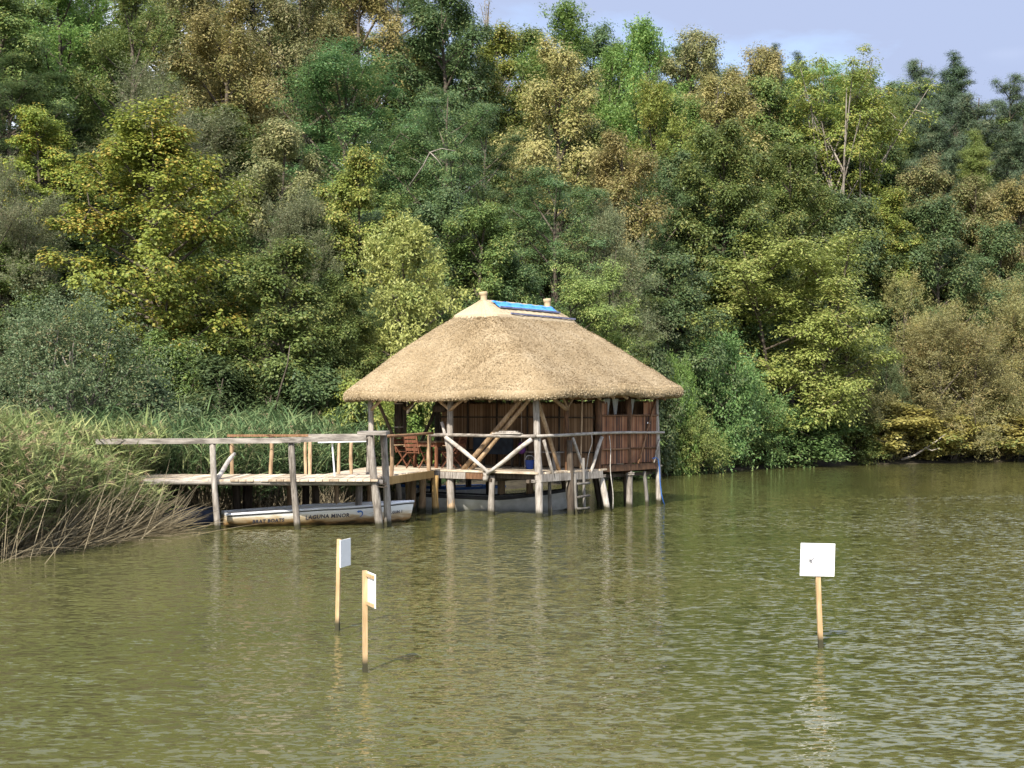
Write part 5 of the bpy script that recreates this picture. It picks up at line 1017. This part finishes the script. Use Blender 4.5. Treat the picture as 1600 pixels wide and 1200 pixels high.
P = scatter(10500, lambda x, y: (shore_dist(x, y) > -0.35) & (shore_dist(x, y) < 5.2) & (y < 34.2) & (x < -8.6 + 0) | ((shore_dist(x, y) > -0.3) & (shore_dist(x, y) < 2.0) & (y < 34.1) & (x < -8.3)), (-17, -8.0, 25.5, 34.2), 1)
rng = np.random.default_rng(3); hgt = np.interp(shore_dist(P[:, 0], P[:, 1]), [-0.4, 0.4, 2, 4], [1.8, 2.5, 3.1, 3.2]) * rng.uniform(0.72, 1.08, len(P)); hgt *= np.interp(P[:, 1], [28.5, 31, 32.5, 34], [1.0, 0.88, 0.7, 0.56])
reed_bed('reed_bed', 'tall green reeds with feathery tops leaning over the water beside the jetty', P, hgt, lean, 0.10, 'reed_green', 4, 10, 0.50, 0.24, 0.04)
P = scatter(5200, lambda x, y: (shore_dist(x, y) > -0.4) & (y > 37.6) & (y < 46) & (x < -3.6 - 0.0) & (x > -15) & (shore_dist(x, y) < 5.0), (-15, -3.4, 37.6, 46), 2)
hgt = np.interp(P[:, 0], [-14, -9, -7, -4], [2.4, 2.3, 2.5, 2.2]) * rng.uniform(0.7, 1.1, len(P)); 
reed_bed('reed_bed', 'bluish green reeds growing behind the jetty railing', P, hgt, np.array([0.16, -0.10, 0]), 0.10, 'reed_blue', 5, 8, 0.72, 0.08, 0.048)
P = scatter(1400, lambda x, y: (shore_dist(x, y) > -0.2) & (y > 34.4) & (y < 37.6) & (x < -9.7) & (x > -15), (-15, -9, 34.4, 37.6), 6)
reed_bed('reed_bed', 'green reeds closing round the landward end of the jetty', P, rng.uniform(1.7, 2.5, len(P)), np.array([0.25, -0.14, 0]), 0.10, 'reed_green', 7, 9, 0.6, 0.2, 0.05)
# dry fallen stalks sweeping out over the water
n = 1500; rng = np.random.default_rng(9); t = rng.random(n); base = np.stack([np.interp(t, [0, .25, .5, .75, 1], [-10.6, -10.1, -9.7, -9.2, -8.6]), np.interp(t, [0, .25, .5, .75, 1], [26.9, 29.2, 31, 32.8, 34.0]), np.zeros(n)], 1) + rng.normal(0, .5, (n, 3)) * np.array([1, 1, 0]); base[:, 2] = np.maximum(ground_z(base[:, 0], base[:, 1]), -0.05)
el = np.clip(np.abs(rng.normal(0.62, 0.45, n)) * np.interp(t, [0, .4, 1], [1.9, 1.1, .8]), .03, 1.5); az = rng.normal(-0.15, .6, n); d0 = np.stack([np.cos(az) * np.cos(el), np.sin(az) * np.cos(el), np.sin(el)], 1); L_ = rng.uniform(.8, 2.3, n) * np.interp(t, [0, .3, 1], [.8, 1, .85]); bz = np.stack([np.zeros(n), np.zeros(n), -rng.uniform(0, .25, n)], 1)
pp = [base + d0 * (L_ * q)[:, None] + bz * (L_ * q * q)[:, None] for q in np.linspace(0, 1, 4)]
for q in pp: q[:, 2] = np.maximum(q[:, 2], -0.06)
me = ribbons_to_mesh('dry_reeds', [strip_mesh('d', pp, norm(np.cross(d0, np.array([0.2, 1, .4]))), np.full(n, .017), 3)]); me.materials.append(MATS['dry_stalk']); tag(link(bpy.data.objects.new('dry_reeds', me), None), 'dry brown reed stalks fallen out over the water beside the jetty', 'reeds', kind='stuff')
n = 900; base = np.stack([rng.uniform(-8.6, -4.2, n), rng.uniform(37.9, 39.8, n), np.zeros(n)], 1); base[:, 2] = np.maximum(ground_z(base[:, 0], base[:, 1]), -0.05); az = rng.uniform(0, 6.28, n); el = rng.uniform(.1, 1.3, n); d0 = np.stack([np.cos(az) * np.cos(el), np.sin(az) * np.cos(el), np.sin(el)], 1); L_ = rng.uniform(.5, 1.5, n)
pp = [base + d0 * (L_ * q)[:, None] - np.array([0, 0, .15]) * (L_ * q * q)[:, None] for q in np.linspace(0, 1, 4)]
me = ribbons_to_mesh('dry_reeds', [strip_mesh('d', pp, norm(np.cross(d0, np.array([0.2, 1, .4]))), np.full(n, .016), 3)]); me.materials.append(MATS['dry_stalk']); tag(link(bpy.data.objects.new('dry_reeds', me), None), 'tangle of dry stalks in the shade beneath the jetty', 'reeds', kind='stuff')

# bare boughs that show in front of the foliage
def bough(name, label, base, segs, r, mat='bark_pale', cat='branch'):
    mb = MB()
    for pts, rr in segs: mb.tube([Vector(p) for p in pts], [r * a for a in rr], 6, 0.08, R)
    tag(mb.build(name, mat, None, smooth=True), label, cat)
p = lambda x, y, D: at(x, y, D)
bough('dead_bough', 'pale broken bare bough showing in the smaller locust', None, [([p(640, 290, 63.5), p(662, 258, 63), p(672, 238, 62.6), p(690, 232, 62.4), p(712, 236, 62.3)], [1.3, 1, .8, .6, .3]), ([p(672, 238, 62.6), p(684, 250, 62.3), p(692, 262, 62.2)], [.7, .5, .25]), ([p(662, 258, 63), p(650, 250, 62.8), p(640, 246, 62.6)], [.5, .35, .2])], 0.034)
bough('driftwood_branch', 'pale bare branch curving out of the yellow bushes above the water', None, [([p(1408, 718, 76.3), p(1428, 712, 76.2), p(1446, 700, 76.1), p(1462, 690, 76), p(1478, 678, 75.9)], [1, .9, .75, .6, .3]), ([p(1446, 700, 76.1), p(1456, 704, 76), p(1468, 700, 75.9)], [.6, .4, .2])], 0.07)
bough('bare_sapling', 'thin pale stem leaning out of the undergrowth behind the jetty', None, [([p(430, 640, 44.5), p(440, 600, 44.2), p(449, 570, 44), p(453, 540, 43.8)], [1, .8, .6, .4])], 0.03, 'bark')
